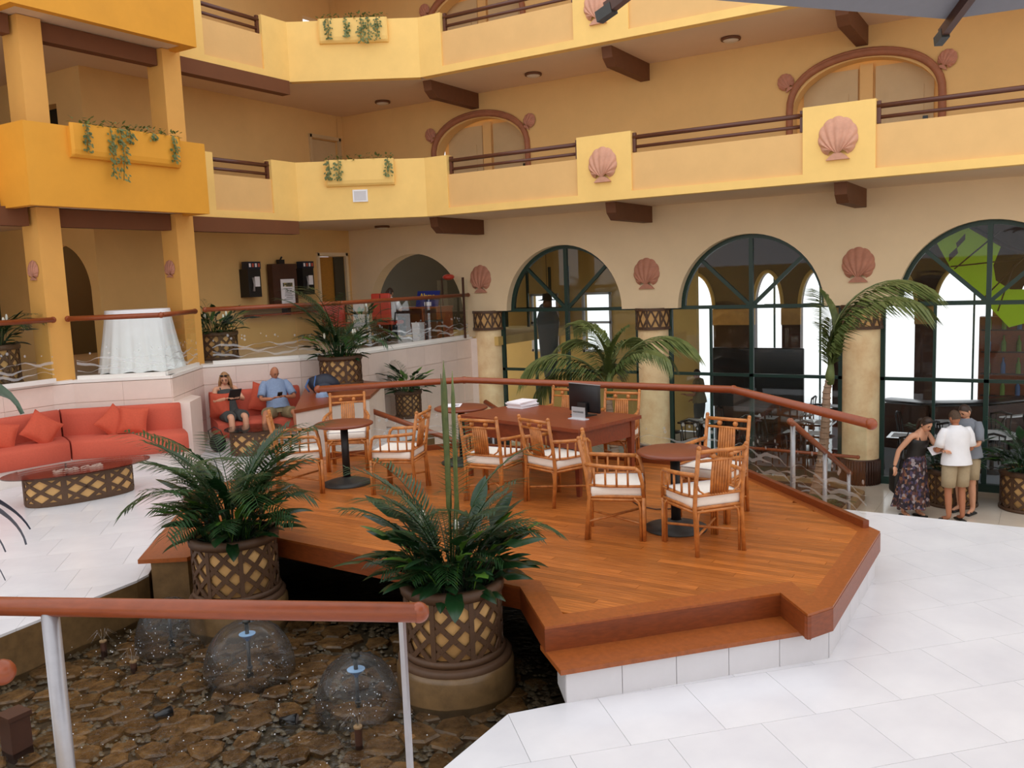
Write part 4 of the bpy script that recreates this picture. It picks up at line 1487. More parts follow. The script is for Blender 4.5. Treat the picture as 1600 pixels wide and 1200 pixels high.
def person(label, loc, rz, J, skin, wear, hair, scale=1., head_rot=(0, 0), group=None, face=True, stout=1.):
    """J: joints in local space (faces +Y). wear: list of (name, material, kind) ; one continuous body mesh"""
    t = thing('person', label, 'person', loc, rz, group)
    t.scale = (scale,) * 3
    V = {k: Vector(v) for k, v in J.items()}
    P, E, I = [], [], {}
    def add(k, pos, r, r2=None, link=None):
        I[k] = len(P)
        P.append((pos, r, r2 if r2 else r))
        if link is not None:
            E.append((I[link], I[k]))
    s = stout
    add('pelvis', V['pelvis'], .145 * s, .105 * s)
    add('waist', V['pelvis'].lerp(V['chest'], .45), .125 * s, .095 * s, 'pelvis')
    add('chest', V['chest'], .15 * s, .10 * s, 'waist')
    add('collar', V['chest'].lerp(V['neck'], .6), .08, .062, 'chest')
    add('neck', V['neck'], .052, None, 'collar')
    add('skull', V['head'].lerp(V['neck'], .35), .05, None, 'neck')
    for d in 'LR':
        add('sh' + d, V['sh' + d], .05, None, 'collar')
        add('up' + d, V['sh' + d].lerp(V['el' + d], .5), .047, None, 'sh' + d)
        add('el' + d, V['el' + d], .039, None, 'up' + d)
        add('fo' + d, V['el' + d].lerp(V['wr' + d], .35), .039, None, 'el' + d)
        add('wr' + d, V['wr' + d], .027, None, 'fo' + d)
        add('hip' + d, V['hip' + d], .092, None, 'pelvis')
        add('th' + d, V['hip' + d].lerp(V['kn' + d], .45), .082, None, 'hip' + d)
        add('kn' + d, V['kn' + d], .056, None, 'th' + d)
        add('ca' + d, V['kn' + d].lerp(V['an' + d], .35), .056, None, 'kn' + d)
        add('an' + d, V['an' + d], .036, None, 'ca' + d)
        add('toe' + d, V['toe' + d], .032, .02, 'an' + d)
    vs, fs = skin_mesh(P, E, 2)
    body = MB().add(vs, fs, True)
    hm = Matrix.Translation(V['head']) @ Matrix.Rotation(math.radians(head_rot[1]), 4, 'Z') @ Matrix.Rotation(math.radians(head_rot[0]), 4, 'X')
    hv, hf, ears = head_geo(hm)
    body.add(hv, hf, True)
    body.add(ears.v, ears.f, True)
    for d in 'LR':     # hands: palm and five unequal, bent fingers rooted in it
        w = V['wr' + d]
        fw = (V['hand' + d] - w).normalized()
        side = fw.cross(Vector((0, 0, 1)))
        if side.length < .2:
            side = Vector((1, 0, 0)) * (1 if d == 'R' else -1)
        side.normalize()
        nrm = side.cross(fw).normalized()
        rot = Matrix((side, fw, nrm)).transposed().to_4x4()
        mx = Matrix.Translation(w) @ rot
        body.ball((0, .05, 0), .045, 10, 8, (.92, 1.15, .38), mx=mx)
        for q, (x, ln) in enumerate(((-.031, .055), (-.011, .07), (.011, .066), (.031, .05))):
            pts = [mx @ Vector(p) for p in ((x * .8, .06, 0), (x, .098, -.002), (x * 1.02, .098 + ln * .5, -.014), (x * 1.0, .098 + ln * .8, -.034))]
            body.tube(pts, [.010, .0095, .0085, .007], 6)
        sg = -1 if d == 'R' else 1
        body.tube([mx @ Vector(p) for p in ((sg * .025, .025, 0), (sg * .05, .055, -.008), (sg * .052, .085, -.02))], [.012, .011, .008], 6)
    part('body', body, skin, t)
    if face:
        ey = MB()
        for sx in (-1, 1):
            ey.ball((sx * .030, .0795, .005), .0105, 8, 6, (1.25, .5, .7), mx=hm)
            ey.box((sx * .03, .0855, .03), (.034, .008, .006), mx=hm)
        part('eyes', ey, M['hair_d'], t)
        part('mouth', MB().ball((0, .085, -.06), .02, 8, 6, (1.1, .35, .3), mx=hm), M['lips'], t)
    # clothes follow the body a little outside it
    for nm, m, kind in wear:
        P0, C0, N0 = V['pelvis'], V['chest'], V['neck']
        ax_ = (C0 - P0).normalized()
        def loft(rings, mb):
            n = 28
            q = len(mb.v)
            for c, rx, ry in rings:
                up_ = ax_
                yv = up_.cross(Vector((1, 0, 0))).normalized()
                for k in range(n):
                    an = 2 * PI * k / n
                    f = 1 + .012 * math.sin(5 * an + c.z * 31)
                    mb.v.append(tuple(c + Vector((1, 0, 0)) * rx * f * math.cos(an) + yv * ry * f * math.sin(an)))
            for i in range(len(rings) - 1):
                for k in range(n):
                    mb.f.append((q + i * n + k, q + i * n + (k + 1) % n, q + (i + 1) * n + (k + 1) % n, q + (i + 1) * n + k))
                    mb.sm.append(True)
        cl = MB()
        seated = abs(V['knL'].z - V['hipL'].z) < .2
        if kind in ('tee', 'shirt'):
            hx = (V['shR'].x - V['shL'].x) / 2
            lo = .0 if seated else -.16
            loft([(P0.lerp(C0, lo), .205 * s, .172 * s), (P0.lerp(C0, .12), .195 * s, .16 * s), (P0.lerp(C0, .5), .172 * s, .135 * s), (P0.lerp(C0, .85), .186 * s, .14 * s), (C0.lerp(N0, .15), .192 * s, .138 * s),
                  (C0.lerp(N0, .42), hx * 1.06, .128 * s), (C0.lerp(N0, .68), hx * 1.0, .122 * s), (C0.lerp(N0, .88), hx * .8, .112), (C0.lerp(N0, 1.0), hx * .56, .096), (C0.lerp(N0, 1.08), .085, .08), (C0.lerp(N0, 1.16), .07, .068)], cl)
            for d in 'LR':
                A, B = V['sh' + d], V['el' + d]
                cl.tube([A.lerp(C0.lerp(N0, .55), .45), A.lerp(C0.lerp(N0, .55), .06) + Vector((0, 0, -.004)), A.lerp(B, .25), A.lerp(B, .55), A.lerp(B, .82)], [.05, .068, .073, .071, .074], 14)
        elif kind == 'tank':
            lo = .02 if seated else -.05
            loft([(P0.lerp(C0, lo), .17 * s, .138 * s), (P0.lerp(C0, .3), .158 * s, .125 * s), (P0.lerp(C0, .6), .155 * s, .122 * s), (P0.lerp(C0, .9), .172 * s, .134 * s), (C0.lerp(N0, .1), .17 * s, .138 * s), (C0.lerp(N0, .3), .155 * s, .12 * s)], cl)
        elif kind in ('shorts', 'trousers'):
            k1 = .86 if kind == 'shorts' else 1
            loft([(P0.lerp(C0, .24), .16 * s, .126 * s), (P0.lerp(C0, .08), .17 * s, .136 * s), (P0, .18 * s, .15 * s), (P0.lerp(C0, -.2), .17 * s, .145 * s)], cl)
            for d in 'LR':
                A, B, D_ = V['hip' + d], V['kn' + d], V['an' + d]
                pts_ = [A + (A - B) * .05, A.lerp(B, .2), A.lerp(B, .55), A.lerp(B, k1)]
                rs_ = [.10, .112, .106, .10 if kind == 'shorts' else .078]
                if kind == 'trousers':
                    pts_ += [B.lerp(D_, .5), B.lerp(D_, .97)]
                    rs_ += [.072, .07]
                cl.tube(pts_, rs_, 14)
        if cl.v:
            part(nm, cl, m, t)
        if kind == 'skirt':
            c0_, c1 = V['pelvis'].lerp(V['chest'], .3), (V['anL'] + V['anR']) / 2
            def fn(u, v):
                a = 2 * PI * v
                k = 1 + .09 * math.sin(a * 9) * u + .05 * math.sin(a * 14 + 2) * u
                rx, ry = (.15 + .13 * u ** .8) * k, (.12 + .13 * u ** .8) * k
                c = c0_.lerp(Vector((c1.x, c1.y, .16)), u)
                return (c.x + rx * math.cos(a), c.y + ry * math.sin(a), c.z - .015 * math.sin(5 * a) * u)
            part(nm, MB().grid(fn, 14, 72), m, t)
        if kind == 'shoes':
            sb2 = MB()
            for d in 'LR':
                a, b2 = V['an' + d], V['toe' + d]
                sb2.tube([(a.x, a.y - .05, .018), (b2.x, b2.y + .02, .016)], [.04, .05], 10, flat=.4)
                sb2.tube([(b2.x - .045, b2.y - .06, .02), (b2.x, b2.y - .05, .062), (b2.x + .045, b2.y - .06, .02)], .009, 6)
            part(nm, sb2, m, t)
        if kind == 'straps':
            st_ = MB()
            for d in 'LR':
                x = V['sh' + d].x * .55
                c = V['chest']
                st_.tube([(x, c.y + .10, c.z + .02), (x, c.y + .06, c.z + .12), (x, c.y - .03, c.z + .145), (x, c.y - .09, c.z + .04)], .01, 6)
            part(nm, st_, m, t)
    # hair
    kind, hm_mat = hair
    hb = MB()
    if kind in ('long', 'crop', 'tied'):
        n, m = 24, 14
        vs = []
        for i in range(m + 1):
            for k in range(n):
                p = 2 * PI * k / n
                front = max(0, math.sin(p))
                tmax = PI * (.62 - .34 * front ** .7) if kind != 'crop' else PI * (.56 - .26 * front ** .7)
                q = tmax * i / m
                g = 1.10 if kind != 'crop' else 1.05
                vs.append((math.sin(q) * math.cos(p) * .074 * g, math.sin(q) * math.sin(p) * .091 * g, math.cos(q) * .1175 * g + .002))
        fs = [(i * n + k, (i + 1) * n + k, (i + 1) * n + (k + 1) % n, i * n + (k + 1) % n) for i in range(m) for k in range(n)]
        hb.add(vs, fs, True, hm)
    if kind == 'long':
        rr = random.Random(4)
        for k in range(26):
            a = PI + PI * (k + .5) / 26
            x, y = .082 * math.cos(a), .1 * math.sin(a)
            if k in (0, 1, 24, 25):
                y += .045
            hb.tube([hm @ Vector((x * .8, y * .8, .05)), hm @ Vector((x * 1.12, y * 1.05, -.06)), hm @ Vector((x * 1.25, y * 1.0 + rr.uniform(-.01, .02), -.17)), hm @ Vector((x * 1.1, y * .9 + .02, -.27 + rr.uniform(-.03, .03)))], [.02, .024, .02, .006], 6)
    if kind == 'tied':
        hb.tube([hm @ Vector((0, -.09, .03)), hm @ Vector((0, -.14, -.02)), hm @ Vector((0, -.13, -.14)), hm @ Vector((.01, -.1, -.2))], [.03, .035, .028, .008], 8)
    if hb.v:
        part('hair', hb, hm_mat, t)
    return t, hm


def sunglasses(t, hm, z=.085):
    g = MB()
    for sx in (-1, 1):
        g.ball((sx * .033, .07, z), .026, 10, 6, (1.1, .35, .8), mx=hm)
        g.tube([hm @ Vector((sx * .062, .06, z)), hm @ Vector((sx * .085, -.02, z - .04))], .004, 5)
    g.tube([hm @ Vector((-.012, .08, z)), hm @ Vector((.012, .08, z))], .004, 5)
    part('sunglasses', g, M['blackgloss'], t)


skirt_print = print_mat('patterned_skirt_cloth', [(52, 40, 48), (96, 62, 60), (40, 34, 44), (134, 92, 68), (76, 66, 92), (150, 138, 140), (60, 44, 40)], (26, 26, 22), .9)

# standing woman, leaning to the paper
J = dict(pelvis=(0, 0, .94), chest=(0, .07, 1.24), neck=(0, .12, 1.40), head=(0, .20, 1.515),
         shL=(-.165, .09, 1.345), elL=(-.19, .27, 1.12), wrL=(-.10, .45, 1.13), handL=(-.06, .53, 1.14),
         shR=(.165, .08, 1.345), elR=(.27, -.08, 1.09), wrR=(.31, -.12, .84), handR=(.31, -.10, .75),
         hipL=(-.085, 0, .90), knL=(-.09, .03, .48), anL=(-.09, -.02, .075), toeL=(-.1, .13, .025),
         hipR=(.085, 0, .90), knR=(.10, -.02, .48), anR=(.11, -.12, .075), toeR=(.12, .03, .025))
w1, hm = person('woman in black top and long patterned skirt leaning over a paper', (-1.80, 15.05, LO), math.radians(-122), J, M['skin'],
                [('tank_top', M['black'], 'tank'), ('top_strap', M['black'], 'straps'), ('skirt', skirt_print, 'skirt'), ('sandals', M['black'], 'shoes')], ('tied', M['hair_d']), 1.02, (-28, -8))
sunglasses(w1, hm, .1)
# man seen from behind in white
J = dict(pelvis=(0, 0, .96), chest=(0, .02, 1.30), neck=(0, .03, 1.475), head=(0, .06, 1.60),
         shL=(-.20, .02, 1.42), elL=(-.27, .05, 1.12), wrL=(-.20, .28, 1.10), handL=(-.16, .36, 1.12),
         shR=(.20, .02, 1.42), elR=(.27, .03, 1.12), wrR=(.17, .25, 1.05), handR=(.10, .33, 1.08),
         hipL=(-.10, 0, .92), knL=(-.11, .02, .50), anL=(-.11, -.02, .08), toeL=(-.13, .14, .03),
         hipR=(.10, 0, .92), knR=(.11, .02, .50), anR=(.11, -.02, .08), toeR=(.13, .14, .03))
person('man in white tee shirt and beige shorts seen from behind', (-1.20, 15.0, LO), math.radians(38), J, M['skin_t'],
       [('tee_shirt', M['white'], 'tee'), ('shorts', M['khaki'], 'shorts'), ('sandals', M['black'], 'shoes')], ('crop', M['hair_s']), 1.03, (-14, 8), stout=1.12)
J = dict(J)
J.update(elL=(-.26, .10, 1.13), wrL=(-.12, .30, 1.12), handL=(-.08, .38, 1.14), elR=(.30, -.02, 1.13), wrR=(.31, .03, .86), handR=(.30, .05, .78))
person('man in grey shirt standing behind the man in white', (-1.10, 15.62, LO), math.radians(150), J, M['skin'],
       [('shirt', M['grey'], 'tee'), ('shorts', M['khaki'], 'shorts'), ('sandals', M['black'], 'shoes')], ('crop', M['hair_d']), 1.05, (-30, -10), stout=1.15)
pp = thing('paper_leaflet', 'white paper leaflet held between the standing woman and man', 'paper', (-1.46, 15.0, -.13), .4)
part('sheet', MB().box((0, 0, 0), (.26, .19, .003)), M['paper'], pp)
pp.rotation_euler = (.55, -.3, .4)
hb = thing('handbag', 'black handbag hanging at the standing woman back', 'bag', (-2.08, 15.12, -.72), .4)
part('bag', MB().rbox((0, 0, 0), (.16, .34, .40), .05), M['black'], hb)
part('strap', MB().tube([(0, -.12, .18), (.08, -.05, .55), (.18, 0, .80), (.1, .05, .55), (0, .12, .18)], .010, 6), M['black'], hb)

# seated couple on the love seat
J = dict(pelvis=(0, .04, .52), chest=(0, -.14, .85), neck=(0, -.15, 1.01), head=(0, -.09, 1.13),
         shL=(-.17, -.14, .96), elL=(-.25, .06, .76), wrL=(-.10, .26, .82), handL=(-.05, .34, .84),
         shR=(.17, -.14, .96), elR=(.25, .06, .76), wrR=(.12, .26, .82), handR=(.07, .34, .84),
         hipL=(-.09, .06, .49), knL=(-.12, .48, .52), anL=(-.12, .52, .08), toeL=(-.13, .66, .03),
         hipR=(.09, .06, .49), knR=(.12, .48, .52), anR=(.14, .55, .08), toeR=(.15, .69, .03))
w2, hm = person('woman with long blonde hair seated on the coral love seat reading', (-12.22, 10.22, LF), math.radians(-112), J, M['skin'],
                [('vest', M['dgrey'], 'tank'), ('vest_strap', M['dgrey'], 'straps'), ('shorts', M['dgrey'], 'shorts')], ('long', M['hair_b']), 1.0, (-26, -25))
sunglasses(w2, hm, .1)
tb = thing('tablet', 'dark tablet held by the seated blonde woman', 'tablet', (-11.86, 10.07, LF + .89), math.radians(-112))
part('case', MB().box((0, 0, 0), (.2, .012, .26)), M['black'], tb)
tb.rotation_euler = (-.7, 0, math.radians(-112))
J = dict(pelvis=(0, .05, .53), chest=(0, -.14, .90), neck=(0, -.16, 1.07), head=(0, -.11, 1.20),
         shL=(-.20, -.14, 1.02), elL=(-.30, .05, .76), wrL=(-.10, .24, .80), handL=(-.04, .31, .83),
         shR=(.20, -.14, 1.02), elR=(.30, .05, .76), wrR=(.13, .24, .78), handR=(.07, .31, .82),
         hipL=(-.10, .07, .50), knL=(-.20, .48, .54), anL=(-.22, .56, .08), toeL=(-.26, .70, .03),
         hipR=(.10, .07, .50), knR=(.30, .42, .56), anR=(.40, .72, .35), toeR=(.42, .84, .38))
person('bald man in blue shirt and olive shorts seated on the coral love seat', (-11.62, 10.80, LF), math.radians(-122), J, M['skin_t'],
       [('shirt', M['blueshirt'], 'shirt'), ('shorts', M['khaki_d'], 'shorts'), ('sandals', M['darkwood'], 'shoes')], ('bald', None), .98, (-24, 18), stout=1.1)
ph = thing('phone', 'black phone held by the seated bald man', 'phone', (-11.37, 10.63, LF + .83), math.radians(-122))
part('case', MB().box((0, 0, 0), (.08, .012, .15)), M['blackgloss'], ph)
ph.rotation_euler = (-.8, 0, math.radians(-122))

# clerk at the desk in the arch, back to the camera
J = dict(pelvis=(0, 0, .50), chest=(0, .02, .86), neck=(0, .04, 1.02), head=(0, .08, 1.14),
         shL=(-.18, .02, .97), elL=(-.26, .10, .72), wrL=(-.14, .32, .74), handL=(-.12, .4, .74),
         shR=(.18, .02, .97), elR=(.26, .10, .72), wrR=(.14, .32, .74), handR=(.12, .4, .74),
         hipL=(-.09, .02, .47), knL=(-.11, .42, .48), anL=(-.11, .40, .08), toeL=(-.11, .54, .03),
         hipR=(.09, .02, .47), knR=(.11, .42, .48), anR=(.11, .40, .08), toeR=(.11, .54, .03))
person('clerk in white shirt seen from behind on a red office chair', (-13.05, 15.72, UP), math.radians(8), J, M['skin'],
       [('shirt', M['white'], 'tee'), ('trousers', M['navy'], 'trousers')], ('tied', M['hair_d']), .97, (-18, 0))

# ================================================================ PLANTS
def arc_pts(L, e0, droop, n=10, x0=0.):
    """points of an arching stalk in the xz plane: starts at elevation e0, bends down by droop over its length"""
    p, out = Vector((x0, 0, 0)), [Vector((x0, 0, 0))]
    for i in range(n):
        e = e0 - droop * ((i + .5) / n) ** 1.4
        p = p + Vector((math.cos(e), 0, math.sin(e))) * (L / n)
        out.append(p.copy())
    return out


def frond_mesh(L, e0, droop, nl, ll, lw, m, seed, bare=.28, hang=.35, sweep=.75, r=.006):
    """feather leaf: arched rachis with paired drooping leaflets"""
    rr = random.Random(seed)
    pts = arc_pts(L, math.radians(e0), math.radians(droop), 14)
    mb = MB()
    mb.tube(pts, [r * (1.2 - i / 14) for i in range(15)], 5)
    for k in range(nl):
        u = bare + (1 - bare) * (k + .5) / nl
        i = min(13, int(u * 14))
        f = u * 14 - i
        p = pts[i].lerp(pts[i + 1], f)
        d = (pts[i + 1] - pts[i]).normalized()
        s = math.sin(PI * min(1, .18 + .82 * (u - bare) / (1 - bare)) * .93) ** .6
        l = ll * (.35 + .65 * s) * rr.uniform(.9, 1.1)
        for sg in (-1, 1):
            side = Vector((0, sg, 0))
            dr = (side * 1.0 + d * sweep + Vector((0, 0, -.05 + rr.uniform(-.12, .12)))).normalized()
            up = d.cross(side).normalized() * sg
            a = p
            b = p + dr * l * .5 + Vector((0, 0, -hang * l * .12))
            c = p + (dr * .96 + d * .1).normalized() * l + Vector((0, 0, -hang * l * .55))
            w = dr.cross(Vector((0, 0, 1)))
            if w.length < .1:
                w = d
            w = w.normalized() * lw / 2
            v = [a - w * .4, a + w * .4, b + w, b - w, c]
            mb.add(v, [(0, 1, 2, 3), (3, 2, 4)], False)
    return mb.mesh('frond', m)


def leaf_mesh(stalk, L, W, e0, droop, m, seed):
    """broad pointed leaf on a stalk, folded along the midrib"""
    pts = arc_pts(stalk + L, math.radians(e0), math.radians(droop), 14)
    tot = stalk + L
    mb = MB()
    k0 = max(1, int(14 * stalk / tot))
    mb.tube(pts[:k0 + 1], .0045, 5)
    rows = []
    for i in range(k0, 15):
        u = (i - k0) / (14 - k0)
        w = W / 2 * (math.sin(PI * min(1, u * .96 + .04)) ** .75) * (1.15 - .35 * u)
        d = (pts[min(i + 1, 14)] - pts[i - 1]).normalized()
        nrm = Vector((0, 1, 0)).cross(d).normalized()
        if nrm.z < 0 and u < .3:
            nrm = -nrm
        rows.append([pts[i] + Vector((0, w * s, 0)) + nrm * (abs(s) * w * .35) for s in (-1, -.5, 0, .5, 1)])
    vs = [q for r_ in rows for q in r_]
    fs = [(i * 5 + j, i * 5 + j + 1, (i + 1) * 5 + j + 1, (i + 1) * 5 + j) for i in range(len(rows) - 1) for j in range(4)]
    mb.add(vs, fs, True)
    return mb.mesh('leaf', m)


FR = [frond_mesh(.75, 78, 75, 20, .20, .016, M['frond'], 1), frond_mesh(.9, 84, 60, 24, .22, .017, M['frond'], 2),
      frond_mesh(.65, 66, 85, 18, .18, .016, M['frond'], 3), frond_mesh(.85, 72, 115, 22, .2, .016, M['frond'], 4), frond_mesh(1.05, 86, 70, 26, .24, .018, M['frond'], 5)]
TALL = [frond_mesh(1.3, 85, 75, 24, .22, .012, M['frond'], 8, bare=.45, hang=.5, sweep=.9), frond_mesh(1.15, 80, 60, 22, .2, .012, M['frond'], 9, bare=.42, hang=.5, sweep=.9)]
LV = [leaf_mesh(.22, .24, .095, 72, 95, M['leaf'], 1), leaf_mesh(.16, .26, .105, 58, 95, M['leaf'], 2), leaf_mesh(.28, .22, .085, 80, 80, M['leaf'], 3), leaf_mesh(.12, .24, .10, 42, 85, M['leaf'], 4), leaf_mesh(.42, .26, .10, 82, 70, M['leaf'], 6), leaf_mesh(.36, .24, .08, 70, 80, M['leaf'], 7)]
LY = [leaf_mesh(.3, .24, .08, 74, 70, M['leaf_y'], 5)]


def planter(label, loc, seed, r=.36, h=.52, fronds=14, leaves=26, fmax=1., base=True, spears=0, flowers=0, rz=0., cat='potted plant', group=None, tall=0):
    rr = random.Random(seed)
    t = thing('lattice_planter', label, cat, loc, rz, group)
    part('clay_pot', MB().lathe([(.0, 0), (r * .94, 0), (r * .97, h * .5), (r * .99, h - .03), (r * .9, h - .03), (r * .9, h - .1)], 40), M['pot'], t)
    part('soil', MB().disc((0, 0, h - .06), r * .91, 28), M['soil'], t)
    for z0, z1, nm, ex in ((h - .075, h, 'top_band', .03), (0, .05, 'bottom_band', .025)):
        part(nm, MB().lathe([(r * .9, z0), (r + ex, z0), (r + ex + .006, (z0 + z1) / 2), (r + ex, z1), (r * .92, z1), (r * .9, z0)], 40), M['lattice'], t)
    n = 13
    w = .037 * r / .36
    z0, z1 = .045, h - .07
    for sg in (1, -1):
        mb = MB()
        m = 6
        da = (z1 - z0) / r * 1.0
        pts = [((r + .006) * math.cos(sg * da * k / m), (r + .006) * math.sin(sg * da * k / m), z0 + (z1 - z0) * k / m) for k in range(m + 1)]
        for p, q in zip(pts[:-1], pts[1:]):
            mb.bar(p, q, w, .014, up=(p[0] + q[0], p[1] + q[1], 0))
        me = mb.mesh('lattice_strip', M['lattice'])
        for k in range(n):
            put('lattice_strip', me, t, (0, 0, 0), (0, 0, 2 * PI * k / n))
    me = MB().bar((r + .008, 0, z0), (r + .008, 0, z1), w, .014, up=(1, 0, 0)).mesh('lattice_post', M['lattice'])
    for k in range(8):
        put('lattice_post', me, t, (0, 0, 0), (0, 0, 2 * PI * k / 8 + .2))
    for k in range(fronds):
        a = 2 * PI * (k * .618) + rr.uniform(-.3, .3)
        q = rr.uniform(0, r * .45)
        o = put('frond', FR[k % len(FR)], t, (q * math.cos(a), q * math.sin(a), h - .07), (rr.uniform(-.12, .12), rr.uniform(-.12, .16), a), fmax * rr.uniform(.75, 1.1))
    for k in range(tall):
        a = 2 * PI * (k * .618 + .1)
        put('frond', TALL[k % 2], t, (r * .2 * math.cos(a), r * .2 * math.sin(a), h - .07), (rr.uniform(-.08, .08), rr.uniform(-.12, .02), a), rr.uniform(.9, 1.15))
    for k in range(leaves):
        a = 2 * PI * (k * .618 + .3) + rr.uniform(-.3, .3)
        q = r * rr.uniform(.3, .8)
        me = LV[k % len(LV)] if rr.random() < .88 else LY[0]
        put('leaf', me, t, (q * math.cos(a), q * math.sin(a), h - .07), (rr.uniform(-.25, .25), rr.uniform(-.25, .25), a + rr.uniform(-.4, .4)), rr.uniform(.8, 1.4))
    for k in range(flowers):
        a = rr.uniform(0, 6.28)
        q = r * .55
        f = MB().tube([(0, 0, 0), (.03, 0, .25), (.07, 0, .42)], .005, 5)
        o = put('flower_stalk', f.mesh('flower_stalk', M['stalk']), t, (q * math.cos(a), q * math.sin(a), h - .07), (0, 0, a), rr.uniform(.8, 1.1))
        s = MB().ball((.085, 0, .45), .05, 8, 6, (.35, .55, 1.1))
        part('spathe', s, M['spathe'], o)
    for k in range(spears):
        a = rr.uniform(0, 6.28)
        put('spear_leaf', SPEAR, t, (.08 * math.cos(a) * k, .08 * math.sin(a) * k, h - .07), (rr.uniform(-.03, .03), rr.uniform(-.03, .03), a), (1, 1, 1 - .05 * k))
    return t


_sp = MB().tube([(0, 0, 0), (.005, 0, .55), (.008, 0, .62), (.01, 0, 1.5), (.012, 0, 1.72)], [.008, .008, .022, .02, .002], 6, flat=.5)
_sp.tube([(.02, 0, .6), (.03, .02, 1.35), (.035, .025, 1.62)], [.016, .012, .002], 6, flat=.4)
SPEAR = _sp.mesh('spear_leaf', M['frond2'])


def plinth(label, x, y, r):
    t = thing('planter_plinth', label, 'plinth', (x, y, -.335))
    part('drum', MB().lathe([(r + .05, 0), (r + .05, .26), (r + .03, .30), (0, .30)], 40), M['plinth_wet'], t)
    part('ring', MB().lathe([(r + .03, .30), (r + .035, .335), (r + .01, .35), (0, .35)], 40), M['lattice'], t)
    return t


plinth('round stone plinth in the pool under the left palm planter', -6.38, 5.28, .40)
plinth('round stone plinth in the pool under the front palm planter', -3.80, 5.14, .40)
planter('big lattice planter of palm and dark leaves in the pool beside the left deck step', (-6.38, 5.28, .015), 11, r=.37, h=.56, fronds=46, leaves=80, fmax=1.32, tall=2)
planter('big lattice planter of palm and peace lily in the pool, with two tall spears', (-3.80, 5.14, .015), 23, r=.36, h=.56, fronds=34, leaves=130, fmax=1.05, spears=2, flowers=2, tall=5)
planter('lattice planter of palm and lilies on the counter by the stone wall', (-11.05, 11.85, 1.0), 31, r=.37, h=.53, fronds=24, leaves=46, fmax=1.6, flowers=4)
planter('small lattice planter of pointed leaves below the long glass balustrade', (-11.0, 13.7, .1), 37, r=.25, h=.55, fronds=8, leaves=50, fmax=.8)
struct('floor_planter_ledge', MB().prism([(-11.6, 12.62), (-10.4, 12.62), (-10.4, 14.3), (-11.6, 14.3)], LO, .1), M['pink'])
planter('lattice planter of lilies behind glass beside the second ochre column', (-13.75, 11.35, UP), 41, r=.37, h=.53, fronds=14, leaves=56, fmax=.9, flowers=4)
planter('lattice planter behind glass beside the red armchair', (-12.7, 14.35, UP), 43, r=.3, h=.5, fronds=3, leaves=20, fmax=.7, flowers=1)
planter('lattice planter of palm behind glass left of the first ochre column', (-13.9, 7.15, UP), 47, r=.4, h=.62, fronds=26, leaves=24, fmax=1.1, flowers=3)
planter('tall lattice planter standing behind the woman and men on the lower floor', (-1.35, 16.15, LO), 53, r=.38, h=.62, fronds=12, leaves=44, fmax=.9)
planter('tall lattice planter at the right frame edge on the lower floor', (-.22, 16.3, LO), 59, r=.42, h=.66, fronds=26, leaves=46, fmax=1.0)

# planting bed and coconut palms beyond the deck
bedp = [(-7.6, 11.0), (-2.8, 11.0), (-2.75, 15.9), (-3.4, 16.5), (-7.6, 16.3)]
bed = thing('planting_bed', 'sunken bed of dark soil planted with palms behind the deck', 'planting bed', (-4.5, 13.5, LO))
part('soil', MB().prism(inset(bedp, .1), LO, LO + .08), M['soil'], bed, world=True)
for a, b in zip(bedp, bedp[1:] + bedp[:1]):
    part('kerb', MB().bar((*a, LO + .07), (*b, LO + .07), .12, .14), M['plinth'], bed, world=True)
CF = [frond_mesh(1.5, 62, 105, 60, .50, .034, M['frond2'], 61, bare=.12, hang=1.3, sweep=.9, r=.014), frond_mesh(1.6, 78, 120, 64, .48, .034, M['frond2'], 62, bare=.12, hang=1.2, sweep=1.0, r=.014),
      frond_mesh(1.2, 82, 60, 48, .44, .032, M['frond2'], 63, bare=.15, hang=.8, sweep=1.2, r=.012)]


def palm(label, base, top, fr):
    t = thing('coconut_palm', label, 'palm tree', base)
    b, tp = Vector((0, 0, 0)), Vector(top) - Vector(base)
    pts = [b.lerp(tp, k / 8) + Vector((.05 * math.sin(k * .5), 0, 0)) * (1 if 0 < k < 8 else 0) for k in range(9)]
    part('trunk', MB().tube(pts, [.12, .1, .085, .08, .075, .07, .065, .06, .05], 12), M['trunk'], t)
    rg = MB()
    for k in range(1, 24):
        u = k / 24
        i = int(u * 8)
        p = pts[i].lerp(pts[i + 1], u * 8 - i)
        r = .112 - .05 * u
        rg.tube([p - Vector((0, 0, .008)), p + Vector((0, 0, .008))], r, 10)
    part('trunk_ring', rg, M['trunk'], t)
    part('crown_shaft', MB().tube([tp - Vector((0, 0, .15)), tp, tp + Vector((.02, 0, .25))], [.06, .075, .03], 10), M['stalk'], t)
    for k, (a, sc, tilt, me) in enumerate(fr):
        put('frond', CF[me], t, tp, (0, math.radians(-tilt), math.radians(a)), sc)
    return t


palm('coconut palm with wide drooping fronds behind the black monitor', (-6.15, 13.0, LO + .08), (-6.2, 13.0, .95),
     [(25, 1.15, 10, 0), (205, 1.1, -4, 0), (150, 1.15, 14, 1), (80, 1.0, 0, 1), (235, 1.0, 12, 2), (-20, 1.0, 8, 2), (190, 1.0, -22, 0), (0, .9, -5, 1), (170, .9, 8, 1), (110, .8, -10, 0)])
palm('slim coconut palm rising beside the yellow pillar with one long frond', (-3.30, 14.65, LO + .08), (-3.02, 14.6, 1.05),
     [(18, 1.5, 18, 1), (200, .75, 22, 2), (100, .8, 22, 2), (-5, 1.35, 12, 1), (40, 1.1, 10, 2), (150, 1.2, 24, 2)])
cy = [frond_mesh(.42, 50, 60, 16, .09, .012, M['frond'], 71 + k, bare=.1, hang=.1) for k in range(2)]


